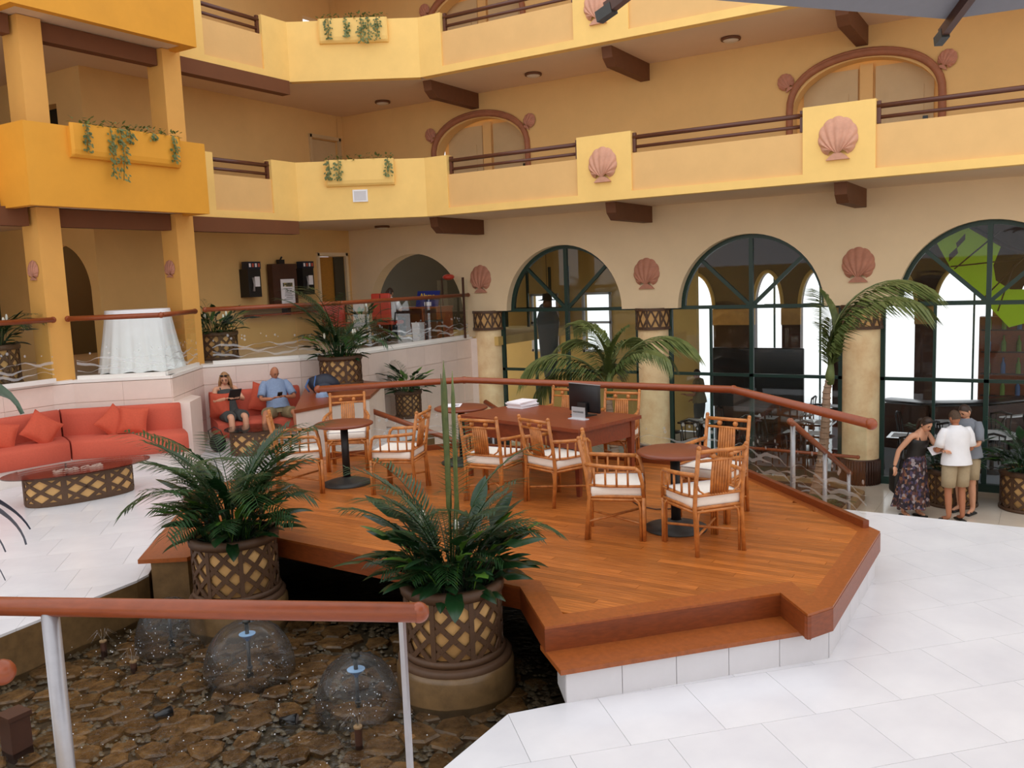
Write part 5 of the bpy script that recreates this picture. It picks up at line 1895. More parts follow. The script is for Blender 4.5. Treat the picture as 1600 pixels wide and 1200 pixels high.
def cycad(label, x, y, sc):
    t = thing('cycad', label, 'plant', (x, y, LO + .08))
    part('stump', MB().lathe([(.05, 0), (.06, .06), (.03, .1), (0, .11)], 12), M['trunk'], t)
    for k in range(13):
        put('frond', cy[k % 2], t, (0, 0, .09), (0, -.1 * (k % 3), 2 * PI * k * .618), sc)
    return t


for k, (x, y, s_, w) in enumerate(((-3.15, 13.6, 1.0, 'beside the slim palm trunk'), (-2.95, 14.3, .9, 'under the yellow pillar'), (-3.75, 13.2, 1.0, 'left of the steel stair posts'), (-4.3, 12.6, 1.1, 'behind the table nearest the step'), (-5.0, 12.2, 1.0, 'seen under the desk right end'), (-5.9, 12.0, 1.0, 'seen under the desk'), (-6.9, 12.1, 1.1, 'behind the round table with papers'))):
    cycad('low cycad with stiff fronds in the planting bed ' + w, x, y, s_ * 1.2)

# dark blades of a plant standing beside the camera, at the left frame edge
t = thing('strappy_palm', 'dark strappy palm reaching in at the left frame edge', 'plant', (-3.95, 1.45, -.335))
part('pot', MB().lathe([(0, 0), (.17, 0), (.22, .4), (.19, .4), (.18, .35), (0, .35)], 24), M['pot'], t)
part('stem', MB().tube([(0, 0, .33), (.02, .02, 1.2), (0, .03, 2.4), (.0, .05, 2.85)], [.05, .04, .03, .02], 8), M['trunk'], t)


def ribbon(pts, w):
    pts = [Vector(p) for p in pts]
    fine = []
    for k in range(13):
        u = k / 12
        fine.append(pts[0] * (1 - u) ** 2 + pts[1] * 2 * u * (1 - u) + pts[2] * u ** 2)
    vs, fs = [], []
    for k, p in enumerate(fine):
        d = (fine[min(k + 1, 12)] - fine[max(k - 1, 0)]).normalized()
        sd = d.cross(Vector((.3, 1, .3))).normalized() * w * math.sin(PI * (.08 + .92 * k / 12)) ** .7 / 2
        nz = d.cross(sd).normalized() * w * .18
        vs += [p - sd, p + nz, p + sd]
    fs = [(3 * k + j, 3 * k + j + 1, 3 * k + 4 + j, 3 * k + 3 + j) for k in range(12) for j in (0, 1)]
    return MB().add(vs, fs, True)


for b0, m0, e0, w in (((-3.62, 1.60, 2.14), (-3.10, 1.62, 2.10), (-2.885, 1.557, 2.03), .028), ((-3.62, 1.60, 2.12), (-3.0, 1.59, 2.08), (-2.822, 1.505, 2.0), .034), ((-3.62, 1.58, 2.08), (-3.1, 1.55, 2.05), (-2.874, 1.464, 1.98), .026),
                      ((-3.60, 1.55, 2.04), (-2.98, 1.46, 2.02), (-2.74, 1.385, 1.93), .018), ((-3.60, 1.52, 2.02), (-3.0, 1.43, 2.0), (-2.78, 1.36, 1.92), .014)):
    part('blade', ribbon((b0, m0, e0), w), M['leaf_d'], t, world=True)
part('frond_stalk', MB().tube([(-3.95, 1.5, 2.4), (-3.75, 1.6, 2.3), (-3.62, 1.6, 2.13), (-3.58, 1.53, 2.0)], .012, 6), M['stalk'], t, world=True)
part('broad_blade', ribbon(((-3.95, 1.5, 2.45), (-3.4, 1.80, 2.56), (-3.03, 1.655, 2.4)), .075), M['frond'], t, world=True)


# trailing plants in the balcony pockets
def pocket(label, o, d, w, z0, z1, seed, trail):
    """half round planter box on a gallery front; o: left end in plan, d: unit direction along the front"""
    rr = random.Random(seed)
    o, d = Vector(o), Vector(d).normalized()
    n = Vector((d.y, -d.x))
    c = o + d * w / 2
    t = thing('balcony_planter', label, 'planter', (c.x, c.y, z0), math.atan2(d.y, d.x))
    h = z1 - z0
    def fn(u, v):
        x = (u - .5) * w
        e = 1 - abs(2 * u - 1) ** 10 * .4
        a = v * PI / 2
        return (x * (1 - .03 * math.sin(a)), -.10 * math.sin(a) ** .6 * e - .0, h * .16 * (1 - math.sin(a)) if v < 1 else 0)
    mb = MB()
    prof = [(0, 0), (-.06, .01), (-.095, .05), (-.11, .12), (-.11, h), (-.085, h), (-.085, h - .05), (0, h - .05)]
    vs, fs = [], []
    for x in (-w / 2, -w / 2 + .04, w / 2 - .04, w / 2):
        k = .75 if abs(x) > w / 2 - .02 else 1
        vs += [(x, y * k, z) for y, z in prof]
    q = len(prof)
    fs = [(i * q + j, (i + 1) * q + j, (i + 1) * q + j + 1, i * q + j + 1) for i in range(3) for j in range(q - 1)]
    fs += [tuple(range(q)), tuple(3 * q + j for j in range(q))[::-1]]
    mb.add(vs, fs)
    part('pocket_box', mb, M['orange'] if 'orange' in label else M['yellow'], t)
    lf = MB()
    for k in range(int(w * 85)):
        x, s_ = rr.uniform(-w / 2, w / 2), rr.uniform(.05, .1)
        p = Vector((x, rr.uniform(-.12, 0), h + rr.uniform(-.03, .09)))
        a, e = rr.uniform(0, 6.28), rr.uniform(-.3, .9)
        dd = Vector((math.cos(a) * math.cos(e), math.sin(a) * math.cos(e), math.sin(e)))
        sd = dd.cross(Vector((0, 0, 1))).normalized()
        lf.add([p, p + dd * s_ * .5 + sd * s_ * .3, p + dd * s_, p + dd * s_ * .5 - sd * s_ * .3], [(0, 1, 2, 3)])
    o2 = part('ivy_leaves', lf, M['frond2'], t)
    o2['kind'] = 'stuff'
    for x, L in trail:
        v = MB()
        xx = (x - .5) * w
        pts = [Vector((xx, -.06, h + .02)), Vector((xx, -.13, h)), Vector((xx + .02, -.135, h - L * .5)), Vector((xx - .02, -.13, h - L))]
        v.tube(pts, .006, 5)
        for k in range(int(10 + L * 60)):
            u = rr.random()
            p = Vector((xx + rr.uniform(-.07, .07), -.13 + rr.uniform(-.05, .01), h - L * u))
            a, s_ = rr.uniform(0, 6.28), rr.uniform(.05, .085)
            dd = Vector((math.cos(a) * .6, -.3, -.7 + .4 * math.sin(a))).normalized()
            sd = dd.cross(Vector((0, -1, .3))).normalized()
            v.add([p, p + dd * s_ * .5 + sd * s_ * .32, p + dd * s_, p + dd * s_ * .5 - sd * s_ * .32], [(0, 1, 2, 3)])
        part('ivy_trail', v, M['frond2'], t)
    return t


pocket('orange balcony pocket with trailing ivy under the two ochre columns', (-12.65, 7.98), (0, 1), 1.95, 4.86, 5.37, 1, ((.12, .42), (.33, .75), (.42, .8), (.5, .2), (.72, .12), (.92, .42)))
_d = (CB - CA).normalized()
_o = CA + _d * .62
pocket('yellow pocket with trailing ivy on the chamfered gallery corner above the grille', tuple(_o), tuple(_d), 1.42, 4.83, 5.37, 2, ((.06, .38), (.2, .4), (.92, .36)))
_o = CA + _d * .66
pocket('yellow pocket with trailing ivy on the topmost gallery corner', tuple(_o), tuple(_d), 1.4, 7.69, 8.17, 3, ((.15, .4), (.4, .36), (.62, .48), (.72, .5), (.85, .46)))

# ================================================================ SHELLS, CORBELS, LAMPS ON THE WALLS
def shell_geo(flip=False, n=9):
    """scallop relief: ribbed fan, facing -y, about 0.6 high, hinge with two ears"""
    mb = MB()
    nr, na = 9, 72
    def fn(u, v):
        a = -PI * .82 + 2 * PI * .82 * v       # angle from straight up
        k = abs(math.cos(n * a * .62))
        rad = (.30 + .022 * (k ** .5)) * (1 - .10 * (abs(a) / PI) ** 2) * u ** .9
        z = rad * math.cos(a) + .02
        x = rad * math.sin(a) * .93
        cz = -.22 * (1 - u) - .0
        y = -(.07 * math.sin(PI * min(1, u * .9 + .1)) ** .7 + .034 * (k ** 1.3) * u * (1.15 - u) * 2) - .006
        if u > .99:
            y = -.004
        f = 1 - u
        return (x * (1 if u > .5 else 1), y, z * u + (z * .0) + cz)
    mb.grid(fn, nr, na)
    return mb


def shell_mesh(m):
    return shell_geo().mesh('fan', m), MB().prism_y([(-.17, -.30), (.17, -.30), (.11, -.24), (.05, -.20), (-.05, -.20), (-.11, -.24)], -.05, 0).mesh('hinge', m)


SH1, SH2 = shell_mesh(M['shell']), shell_mesh(M['shell_d'])


def shell(label, loc, rz, which, sc=1., group=None):
    t = thing('scallop_shell', label, 'shell ornament', loc, rz, group)
    t.scale = (sc,) * 3
    put('fan', which[0], t)
    put('hinge', which[1], t)
    return t


shell('pink scallop shell on the gallery pier nearest the chamfered corner', (-7.12, YG - .002, 4.80), 0, SH1)
shell('pink scallop shell on the gallery pier at right, above the slim palm', (-2.98, YG - .002, 4.80), 0, SH1, 1.06)
shell('pink scallop shell on the topmost gallery pier beside the parasol tip', (-7.13, YG - .002, 7.60), 0, SH1)
shell('terracotta shell on the arcade wall at the handrail end', (PX[0] - .05, YW - .002, 2.80), 0, SH2)
shell('terracotta shell on the arcade wall between the two middle arches', (PX[1] - .05, YW - .002, 2.78), 0, SH2)
shell('terracotta shell on the arcade wall above the palm topped pillar', (PX[2] - .03, YW - .002, 2.79), 0, SH2)
shell('small clay shell on the first ochre column', (-13.42, 7.698, 3.2), 0, SH2, .48)
shell('small clay shell on the second ochre column', (-13.46, 10.198, 3.2), 0, SH2, .48)
for zi, zz in ((0, 6.2), (1, 9.0)):
    for gi, gx in enumerate(GD):
        for sx in (-1.34, 1.34):
            lab = 'small clay shell at %s shoulder of the %s gallery door %s' % (('left', 'right')[sx > 0], ('middle', 'top')[zi], ('near corner', 'above right pier')[gi])
            s_ = shell(lab, (gx + sx, YW - .03, zz), 0, SH2, .52)
            s_.rotation_euler = (0, .5 * (1 if sx > 0 else -1), 0)

cbm = MB()
prof = [(15.2, 0), (17.0, 0), (17.0, -.33), (15.42, -.33), (15.24, -.2)]
vs = [(-.1, y, z) for y, z in prof] + [(.1, y, z) for y, z in prof]
cbm.add(vs, [tuple(range(5)), tuple(range(5, 10))[::-1]] + [((k + 1) % 5, k, 5 + k, 5 + (k + 1) % 5) for k in range(5)])
cme = cbm.mesh('corbel', M['brown'])
for zz, wz in ((4.16, 'lower'), (6.98, 'upper')):
    for px, wx in ((-11.27, 'by the chamfered corner'), (-7.13, 'between the two shell piers'), (-3.0, 'at the right'), (1.13, 'beyond the right frame edge')):
        o = put('corbel', cme, None, (px, 0, zz))
        tag(o, 'dark brown wooden corbel under the %s gallery %s' % (wz, wx), 'corbel')


def ceiling_lamp(label, x, y, z):
    t = thing('ceiling_lamp', label, 'lamp', (x, y, z))
    part('rim', MB().lathe([(0, 0), (.17, 0), (.18, -.02), (.175, -.045), (.14, -.05)], 28), M['brown'], t)
    part('diffuser', MB().lathe([(.14, -.05), (.11, -.075), (.05, -.09), (0, -.092)], 28), M['lampw'], t)


ceiling_lamp('round ceiling lamp above the chamfered corner', -13.3, 16.2, 6.98)
ceiling_lamp('round ceiling lamp between the corner corbel and the next', -9.24, 16.15, 6.98)
ceiling_lamp('round ceiling lamp right of the middle corbel', -5.1, 16.16, 6.98)
ceiling_lamp('round ceiling lamp under the lower gallery near the small door', -13.6, 16.3, 4.16)
n_ = Vector((_d.y, -_d.x))
c = CA + _d * 1.305 + n_ * .012
t = thing('speaker_grille', 'white framed speaker grille on the yellow chamfered corner', 'speaker', (c.x, c.y, 4.635), math.atan2(_d.y, _d.x))
part('frame', MB().box((0, 0, 0), (.31, .03, .25)), M['white'], t)
part('mesh_face', MB().box((0, -.017, 0), (.25, .006, .19)), M['riser'], t)

# ================================================================ ON THE RAISED GALLERY
# draped table
t = thing('draped_table', 'high table under a floor length white cloth behind glass', 'table', (-13.38, 9.42, UP), math.radians(50))
t.scale = (.94, .94, 1.0)
def drape(u, v):
    a = 2 * PI * v
    e = 3.2
    cx, sx = math.cos(a), math.sin(a)
    k = (abs(cx) ** e + abs(sx) ** e) ** (-1 / e)
    fl = .52 + .16 * u ** 1.2 + .022 * u * math.sin(22 * a) + .012 * u * math.sin(37 * a + 1)
    return (k * cx * fl * 1.06, k * sx * fl * .78, 1.05 - 1.04 * u + (.012 * math.sin(13 * a) if u > .95 else 0))
cl = MB().grid(drape, 16, 140)
top = [drape(0, k / 140) for k in range(140)]
cl.add(top, [tuple(range(140))])
part('tablecloth', cl, M['cloth'], t)
ld = MB()
for sx in (-1, 1):
    for sy in (-1, 1):
        ld.tube([(sx * .42, sy * .3, 0), (sx * .42, sy * .3, 1.02)], .02, 8)
part('leg_frame', ld, M['steel'], t)

# telephones, notice board, shelf on the back wall
XW = -15.3
def wallphone(label, y):
    t = thing('payphone', label, 'telephone', (XW, y, 2.62))
    part('hood', MB().box((.14, 0, .3), (.28, .36, .62)), M['black'], t)
    part('header_sign', MB().box((.2, 0, .69), (.2, .36, .16)), M['navy'], t)
    for k in range(4):
        part('sign_letter', MB().box((.303, -.13 + .085 * k, .69), (.006, .05, .08)), M['red'] if k % 2 else M['paper'], t)
    part('receiver', MB().tube([(.3, -.06, .12), (.32, -.06, .28), (.3, -.06, .42)], [.03, .018, .03], 8), M['steel'], t)
    part('instruction_card', MB().box((.285, .07, .33), (.006, .14, .22)), M['paper'], t)
    return t
wallphone('black wall telephone left of the notice board', 13.55)
wallphone('black wall telephone right of the notice board', 15.2)
t = thing('notice_board', 'dark wooden notice stand with a white poster between the telephones', 'notice board', (XW + .15, 14.5, 2.388))
part('frame', MB().box((0, 0, .475), (.16, .75, .95)), M['darkwood'], t)
po = part('poster', MB().box((.095, .05, .32), (.01, .42, .56)), M['paper'], t)
part('poster_picture', MB().box((.102, .05, .47), (.005, .30, .09)), print_mat('poster_print', [(90, 84, 60), (60, 60, 58), (170, 150, 90), (220, 216, 200)], (20, 20, 20)), po)
for k in range(7):
    part('poster_line', MB().box((.102, .05 + .02 * (k % 3), .38 - .04 * k), (.004, .26 - .05 * (k % 2), .012)), M['dgrey'], po)
t = thing('wall_shelf', 'long wooden shelf under the telephones on the back wall', 'shelf', (XW, 14.6, 2.36))
part('shelf_board', MB().box((.2, 0, 0), (.44, 2.9, .05)), M['handrail'], t)
part('lower_board', MB().box((.16, .1, -.16), (.36, 2.6, .04)), M['handrail'], t)
part('bracket', MB().box((.1, 0, -.1), (.2, .1, .2)), M['darkwood'], t)
t = thing('small_lamp', 'small dark lamp on top of the notice board', 'lamp', (XW + .12, 14.5, 3.338))
part('lamp_body', MB().box((0, 0, .05), (.1, .16, .1)).tube([(0, 0, .1), (.05, 0, .16)], .02, 6), M['black'], t)
pl_d = bpy.data.lights.new('passage_fill_light', 'POINT')  # added fill to brighten the passage interior; no visible lamp
pl_d.energy = 30
pl_d.color = (1, .75, .45)
pl_d.shadow_soft_size = .1
pl_o = bpy.data.objects.new('passage_fill_light', pl_d)
pl_o.location = (-17.2, 11.2, 3.7)
COL.objects.link(pl_o)
t = thing('exit_sign', 'small red sign inside the dark arched passage', 'sign', (-16.5, 12.35, 3.4))
part('sign_face', MB().box((0, 0, 0), (.3, .03, .3)), M['red'], t)
part('sign_panel', MB().box((0, -.018, 0), (.18, .01, .18)), M['archtrim'], t)
t = thing('passage_console', 'dark console with ornaments inside the arched passage', 'console', (-16.4, 11.9, UP))
part('body', MB().box((0, 0, .4), (.7, .4, .8)), M['darkwood'], t)
part('ornament', MB().lathe([(.08, .8), (.14, .95), (.06, 1.2), (.1, 1.35), (0, 1.4)], 14), M['black'], t)

# red office chair and clerk desk in the first arch
t = thing('office_chair', 'red leather office chair of the clerk in the arch', 'chair', (-13.05, 15.7, UP), math.radians(8))
part('seat', MB().rbox((0, 0, .43), (.52, .5, .09), .04), M['redseat'], t)
part('backrest', MB().rbox((0, -.3, .80), (.50, .07, .62), .03), M['redseat'], t)
part('back_seam', MB().box((0, -.338, .8), (.012, .01, .58)), M['darkwood'], t)
part('gas_lift', MB().tube([(0, 0, .05), (0, 0, .4)], .03, 10), M['black'], t)
for k in range(5):
    a = 2 * PI * k / 5
    l = part('foot', MB().bar((0, 0, .08), (.28 * math.cos(a), .28 * math.sin(a), .06), .04, .03), M['black'], t)
    part('caster', MB().ball((.28 * math.cos(a), .28 * math.sin(a), .03), .028, 8, 6), M['black'], l)
for sx in (-1, 1):
    part('armrest', MB().tube([(sx * .27, -.2, .45), (sx * .3, -.2, .66), (sx * .3, .12, .66)], .018, 8), M['black'], t)
t = thing('clerk_desk', 'honey wood service desk in front of the clerk', 'desk', (-12.85, 16.35, UP))
part('desk_top', MB().box((0, 0, .74), (1.9, .62, .04)), M['handrail'], t)
part('side_panel', MB().box((-.92, 0, .36), (.04, .58, .72)), M['handrail'], t)
part('side_panel', MB().box((.5, 0, .36), (.04, .58, .72)), M['handrail'], t)
part('side_panel', MB().box((.92, 0, .36), (.04, .58, .72)), M['handrail'], t)
part('front_panel', MB().box((-.2, .2, .4), (1.4, .03, .64)), M['desk'], t)
t = thing('counter_sign', 'blue counter sign with yellow lettering on the clerk desk', 'sign', (-12.35, 16.3, UP + .76))
part('sign_face', MB().prism_y([(-.36, 0), (.28, 0), (.36, .36), (-.28, .36)], -.012, .012), M['signblue'], t)
fc = bpy.data.curves.new('lettering', 'FONT')
fc.body = 'Alamo'
fc.size = .17
fc.extrude = .003
fo = bpy.data.objects.new('lettering', fc)
COL.objects.link(fo)
lm = bpy.data.meshes.new_from_object(fo.evaluated_get(bpy.context.evaluated_depsgraph_get()))
bpy.data.objects.remove(fo)
lm.materials.clear()
lm.materials.append(M['signyellow'])
fo = put('lettering', lm, t, (-.22, -.016, .19), (PI / 2, 0, 0))
part('white_patch', MB().box((0, -.016, .06), (.2, .006, .09)), M['paper'], t)
t = thing('waste_bin', 'white box standing by the clerk desk foot', 'box', (-12.25, 15.75, UP))
part('box_body', MB().box((0, 0, .2), (.2, .18, .4), taper=1.06), M['paper'], t)
part('box_rim', MB().box((0, 0, .41), (.23, .21, .02)), M['paper'], t)
t = thing('display_case', 'glass display case with a red lid at the clerk desk end', 'display case', (-11.85, 16.6, UP))
part('post', MB().box((-.3, 0, .7), (.04, .04, 1.4)).box((.3, 0, .7), (.04, .04, 1.4)), M['darkwood'], t)
part('case_glass', MB().box((0, 0, 1.0), (.58, .4, .7)), M['glass'], t)
part('lid', MB().ball((-.1, 0, 1.42), .14, 12, 8, (1, 1, .5)), M['redseat'], t)
t = thing('wooden_armchair', 'wooden armchair with red seat near the lattice planter behind glass', 'chair', (-13.9, 14.9, UP), math.radians(-120))
part('seat', MB().rbox((0, 0, .43), (.54, .5, .1), .03), M['redseat'], t)
part('backrest', MB().rbox((0, -.27, .72), (.54, .07, .5), .03), M['redseat'], t)
for sx in (-1, 1):
    part('armrest', MB().tube([(sx * .28, -.26, .68), (sx * .3, .2, .64), (sx * .29, .24, 0)], .025, 8), M['rattan'], t)
    part('leg', MB().tube([(sx * .26, -.26, 0), (sx * .26, -.3, .95)], .022, 8), M['rattan'], t)
t = thing('stool_chair', 'thin dark metal chair beside the arcade wall pillar', 'chair', (-11.9, 15.9, UP), .6)
part('seat', MB().box((0, 0, .45), (.4, .4, .03)), M['black'], t)
for sx in (-1, 1):
    for sy in (-1, 1):
        part('leg', MB().tube([(sx * .19, sy * .19, 0), (sx * .16, sy * .17, .45 if sy > 0 else .95)], .012, 6), M['black'], t)
part('back_bar', MB().tube([(-.16, -.17, .93), (.16, -.17, .93)], .012, 6), M['black'], t)

# room behind the first arch
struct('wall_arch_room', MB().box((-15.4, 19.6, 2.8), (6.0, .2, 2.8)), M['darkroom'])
struct('floor_arch_room', MB().prism([(-15.3, 17.0), (-10.9, 17.0), (-10.9, 21.5), (-15.3, 21.5)], UP - .2, UP), M['cream'])
w0 = struct('window_6', MB().box((-11.9, 20.6, UP + .5), (2.0, .06, .06)), M['tealframe'])
for x in (-12.9, -12.2, -11.5, -10.95):
    part('mullion', MB().box((x, 20.6, UP + .8), (.06, .06, 1.6)), M['tealframe'], w0)

# ================================================================ RESTAURANT BEHIND THE GLASS
struct('floor_restaurant', MB().prism([(-13.5, 17.2), (8.5, 17.2), (8.5, 27), (-13.5, 27)], -1.45, LO), M['glossfloor'])
struct('floor_outside', MB().prism([(-60, 27), (60, 27), (60, 90), (-60, 90)], -1.5, LO - .02), M['outground'])
# partition of the yellow room
yr = MB()
yr.box((-11.2, 21.2, 1.5), (4.2, .2, 5.4)).box((-7.35, 21.2, 1.5), (.3, .2, 5.4)).box((-8.3, 21.2, 3.3), (1.7, .2, 1.9)).box((-8.3, 21.2, -.3), (1.7, .2, 2.0))
yr.box((-7.3, 19.3, 1.5), (.15, 3.6, 5.4))
yr = MB()
wx = [(-12.35, -11.55), (-10.75, -9.95)]
xs = [-13.5, -12.35, -11.55, -10.75, -9.95, -7.6]
for a, b in ((-13.5, -12.35), (-11.55, -10.75), (-9.95, -7.6)):
    yr.box(((a + b) / 2, 21.2, 1.45), (b - a, .2, 5.4))
for a, b in wx:
    yr.box(((a + b) / 2, 21.2, 3.25), (b - a, .2, 1.8)).box(((a + b) / 2, 21.2, -.25), (b - a, .2, 2.0))
struct('wall_yellow_room', yr, M['cream'])
for k, (a, b) in enumerate(wx):
    fr = MB()
    for z in (.78, 1.55, 2.32):
        fr.box(((a + b) / 2, 21.08, z), (b - a + .08, .08, .06))
    wn = struct('window_%d' % (7 + k), fr, M['riser'])
    for x in (a, b):
        part('mullion', MB().box((x, 21.08, 1.55), (.06, .08, 1.6)), M['riser'], wn)
    part('pane', MB().box(((a + b) / 2, 21.1, 1.55), (b - a, .01, 1.5)), M['winglass'], wn)
dr = MB()
arch_panel(dr, -7.6, 8.5, LO, 4.16, -6.35, .5, .75, 2.2, 23.0, 23.25) if False else None
# dark inner arcade
YI = 23.0
ax = [-9.6, -7.3, -5.75, -4.2, -2.6, -.9, 1.2, 3.6, 8.5]
ac = [-8.3, -6.33, -5.1, -3.3, -1.75, .15, 2.4, 5.5]
ar = [.5, .36, .4, .5, .6, .8, .9, 1.2]
ia = MB()
for k in range(8):
    arch_panel(ia, ax[k], ax[k + 1], 1.75, 4.16, ac[k], ar[k], .95, 1.75, YI, YI + .3, legs=False)
struct('wall_inner_arcade', ia, M['darkwood'])
for k in range(8):
    xa = ac[k] + ar[k]
    xb = (ac[k + 1] - ar[k + 1]) if k < 7 else 8.5
    p0 = MB().box(((xa + xb) / 2, YI + .15, (LO + 1.75) / 2), (xb - xa, .3, 1.75 - LO))
    pl = struct('pillar_inner_%d' % (k + 1), p0, M['darkwood'])
    lt = MB()
    for q in range(4):
        w = (xb - xa) / 4
        x0 = xa + w * q
        lt.bar((x0, YI - .01, 1.35), (x0 + w, YI - .01, 1.75), .03, .02, up=(0, 1, 0)).bar((x0 + w, YI - .01, 1.35), (x0, YI - .01, 1.75), .03, .02, up=(0, 1, 0))
    lt.box(((xa + xb) / 2, YI - .01, 1.34), (xb - xa, .03, .04)).box(((xa + xb) / 2, YI - .01, 1.76), (xb - xa, .03, .04))
    part('capital_lattice', lt, M['lattice'], pl)
    part('capital', MB().box(((xa + xb) / 2, YI + .01, 1.55), (xb - xa + .02, .1, .42)), M['pot'], pl)
arch_rim = MB()
for k in range(5):
    pts = [(ac[k] - (ar[k] + .02) * math.cos(PI * j / 20), YI - .02, 1.77 + .96 * math.sin(PI * j / 20)) for j in range(21)]
    arch_rim.tube(pts, .05, 6)
struct('trim_inner_arches', arch_rim, M['cream'])
# outer glazing bars
w9 = struct('window_9', MB().box((.5, 26.9, 1.7), (16, .06, .06)), M['tealframe'])
for k in range(12):
    part('mullion', MB().box((-7.2 + k * 1.35, 26.9, 1.4), (.05, .06, 5.4)), M['tealframe'], w9)

def cafe_chair(label):
    t = thing('cafe_chair', label, 'chair', (0, 0, LO), 0, 'dark dining chairs in the restaurant')
    part('seat', MB().lathe([(0, .46), (.2, .46), (.205, .44), (.19, .42), (0, .42)], 18), M['espresso'], t)
    for sx in (-1, 1):
        part('leg', MB().tube([(sx * .17, .16, 0), (sx * .15, .14, .43)], .016, 6), M['espresso'], t)
        part('leg', MB().tube([(sx * .18, -.2, 0), (sx * .16, -.17, .45), (sx * .19, -.24, .9)], .016, 6), M['espresso'], t)
    part('backrest', MB().tube([(-.19, -.24, .88), (0, -.27, .93), (.19, -.24, .88)], .022, 8).tube([(-.1, -.22, .46), (-.09, -.255, .9)], .01, 6).tube([(.1, -.22, .46), (.09, -.255, .9)], .01, 6), M['espresso'], t)
    part('brace_ring', MB().tube([(.15 * math.cos(a), .15 * math.sin(a), .22) for a in [2 * PI * k / 12 for k in range(13)]], .01, 6), M['espresso'], t)
    return t


def cafe_table(label, top, s):
    t = thing('dining_table', label, 'table', (0, 0, LO), 0, 'dining tables in the restaurant')
    if top == 'round':
        part('table_top', MB().cyl((0, 0, .72), s, .035, 28), M['cloth'], t)
    else:
        part('table_top', MB().box((0, 0, .735), (s * 2, s * 1.5, .04)), M['tabletop'], t)
        part('place_mat', MB().box((-s * .5, 0, .758), (s * .7, s * .9, .006)), M['cloth'], t)
        part('place_mat', MB().box((s * .5, 0, .758), (s * .7, s * .9, .006)), M['cloth'], t)
        part('napkin', MB().prism([(-.06, -.05), (.06, -.05), (0, .06)], .761, .83, [(-.01, 0), (.01, 0), (0, .01)]), M['cloth'], t)
    part('pedestal', MB().tube([(0, 0, .02), (0, 0, .72)], .04, 10), M['black'], t)
    part('foot', MB().lathe([(.26, 0), (.25, .02), (.04, .05)], 20), M['black'], t)
    return t


tabs = [(-5.56, 19.5, 'square', 'dark table laid with white mats, behind the glass left of the slim palm'), (-4.35, 19.2, 'square', 'dark table laid with white mats beside the slim palm trunk'), (-5.9, 22.0, 'square', 'dark table laid with white mats before the inner arcade'),
        (-4.6, 21.6, 'square', 'dark table laid with white mats in the bright doorway of the arcade'), (-6.6, 18.6, 'square', 'dark table laid with white mats close to the second window'), (-4.2, 17.9, 'square', 'dark table laid with white mats against the window glass'),
        (-.9, 21.6, 'round', 'round white table at right behind the bar'), (-1.75, 19.9, 'round', 'round white table behind the standing woman'), (-.9, 18.9, 'round', 'round white table behind the grey shirted man'), (.6, 20.2, 'round', 'round white table near the right frame edge'), (-2.2, 18.2, 'square', 'dark table laid with white mats beside the yellow pillar')]
ct_s, ct_r = None, None
cc = None
for k, (x, y, kind, lab) in enumerate(tabs):
    if kind == 'square':
        if ct_s is None:
            ct_s = cafe_table(lab, kind, .45)
            ct_s.location = (x, y, LO)
        else:
            dup(ct_s, lab, (x, y, LO))
    else:
        if ct_r is None:
            ct_r = cafe_table(lab, kind, .48)
            ct_r.location = (x, y, LO)
        else:
            dup(ct_r, lab, (x, y, LO))
    for q, (dx, dy, w) in enumerate(((-.75, .1, 'left'), (.75, -.05, 'right'), (.05, -.72, 'near side'))):
        cl_ = 'dark bentwood chair at the %s of the %s' % (w, lab.split(' table ')[0].replace('dark', '').strip() + ' table ' + lab.split(' table ')[1].replace('laid with white mats', '').strip(' ,'))
        cl_ = ' '.join(cl_.split()[:16])
        a = math.atan2(dx, -dy)
        if cc is None:
            cc = cafe_chair(cl_)
            cc.location = (x + dx, y + dy, LO)
            cc.rotation_euler = (0, 0, a)
        else:
            dup(cc, cl_, (x + dx, y + dy, LO), a)
t = thing('bar_counter', 'dark bar counter curving behind the standing people', 'counter', (-1.8, 21.9, LO))
pts = [(-3.1, 20.9), (-2.2, 20.6), (-1.2, 21.0), (-.3, 22.0)]
for k, (a, b) in enumerate(zip(pts[:-1], pts[1:])):
    part('counter_front', MB().bar((*a, LO + .5), (*b, LO + .5), .3, 1.0), M['darkwood'], t, world=True)
part('counter_top', MB().tube([(*p, LO + 1.06) for p in pts], .3, 8, flat=.12), M['blackgloss'], t, world=True)
t = thing('television', 'large black screen standing in the restaurant behind the glass', 'television', (-5.75, 20.0, LO))
part('screen_housing', MB().rbox((0, 0, 1.58), (2.1, .12, 1.4), .03), M['blackgloss'], t)
part('stand', MB().box((0, .1, .45), (1.9, .4, .9)), M['darkwood'], t)
t = thing('lime_awning', 'lime green fabric sail hung under the restaurant ceiling', 'awning', (-1.0, 19.6, 2.5))
kp = [(-1.05, .9), (-.45, 1.15), (.75, .55), (.9, -.6), (.28, -1.0), (-.2, -.45)]
part('fabric', MB().prism_y([(x, z) for x, z in [(-1.02, .70), (-.42, .98), (.12, .55), (.0, .2), (.05, -.1), (.3, -.28), (1.2, -.30), (1.2, -.75), (.30, -1.02), (-.1, -.55), (-.72, .12)]][::-1], -.01, .01), M['lime'], t)
part('fabric_edge', MB().tube([(-.42, -.03, .98), (.2, -.03, .55), (1.2, -.03, .05)], .05, 6), M['darkwood'], t)
ln = MB()
for a, b in (((-.68, .15), (.1, .85)), ((-.2, -.5), (.75, .6)), ((.1, -.7), (.35, .2)), ((-.75, .2), (.5, .3))):
    ln.tube([(a[0], -.02, a[1]), (b[0], -.02, b[1])], .014, 5)
part('seam', ln, M['darkwood'], t)
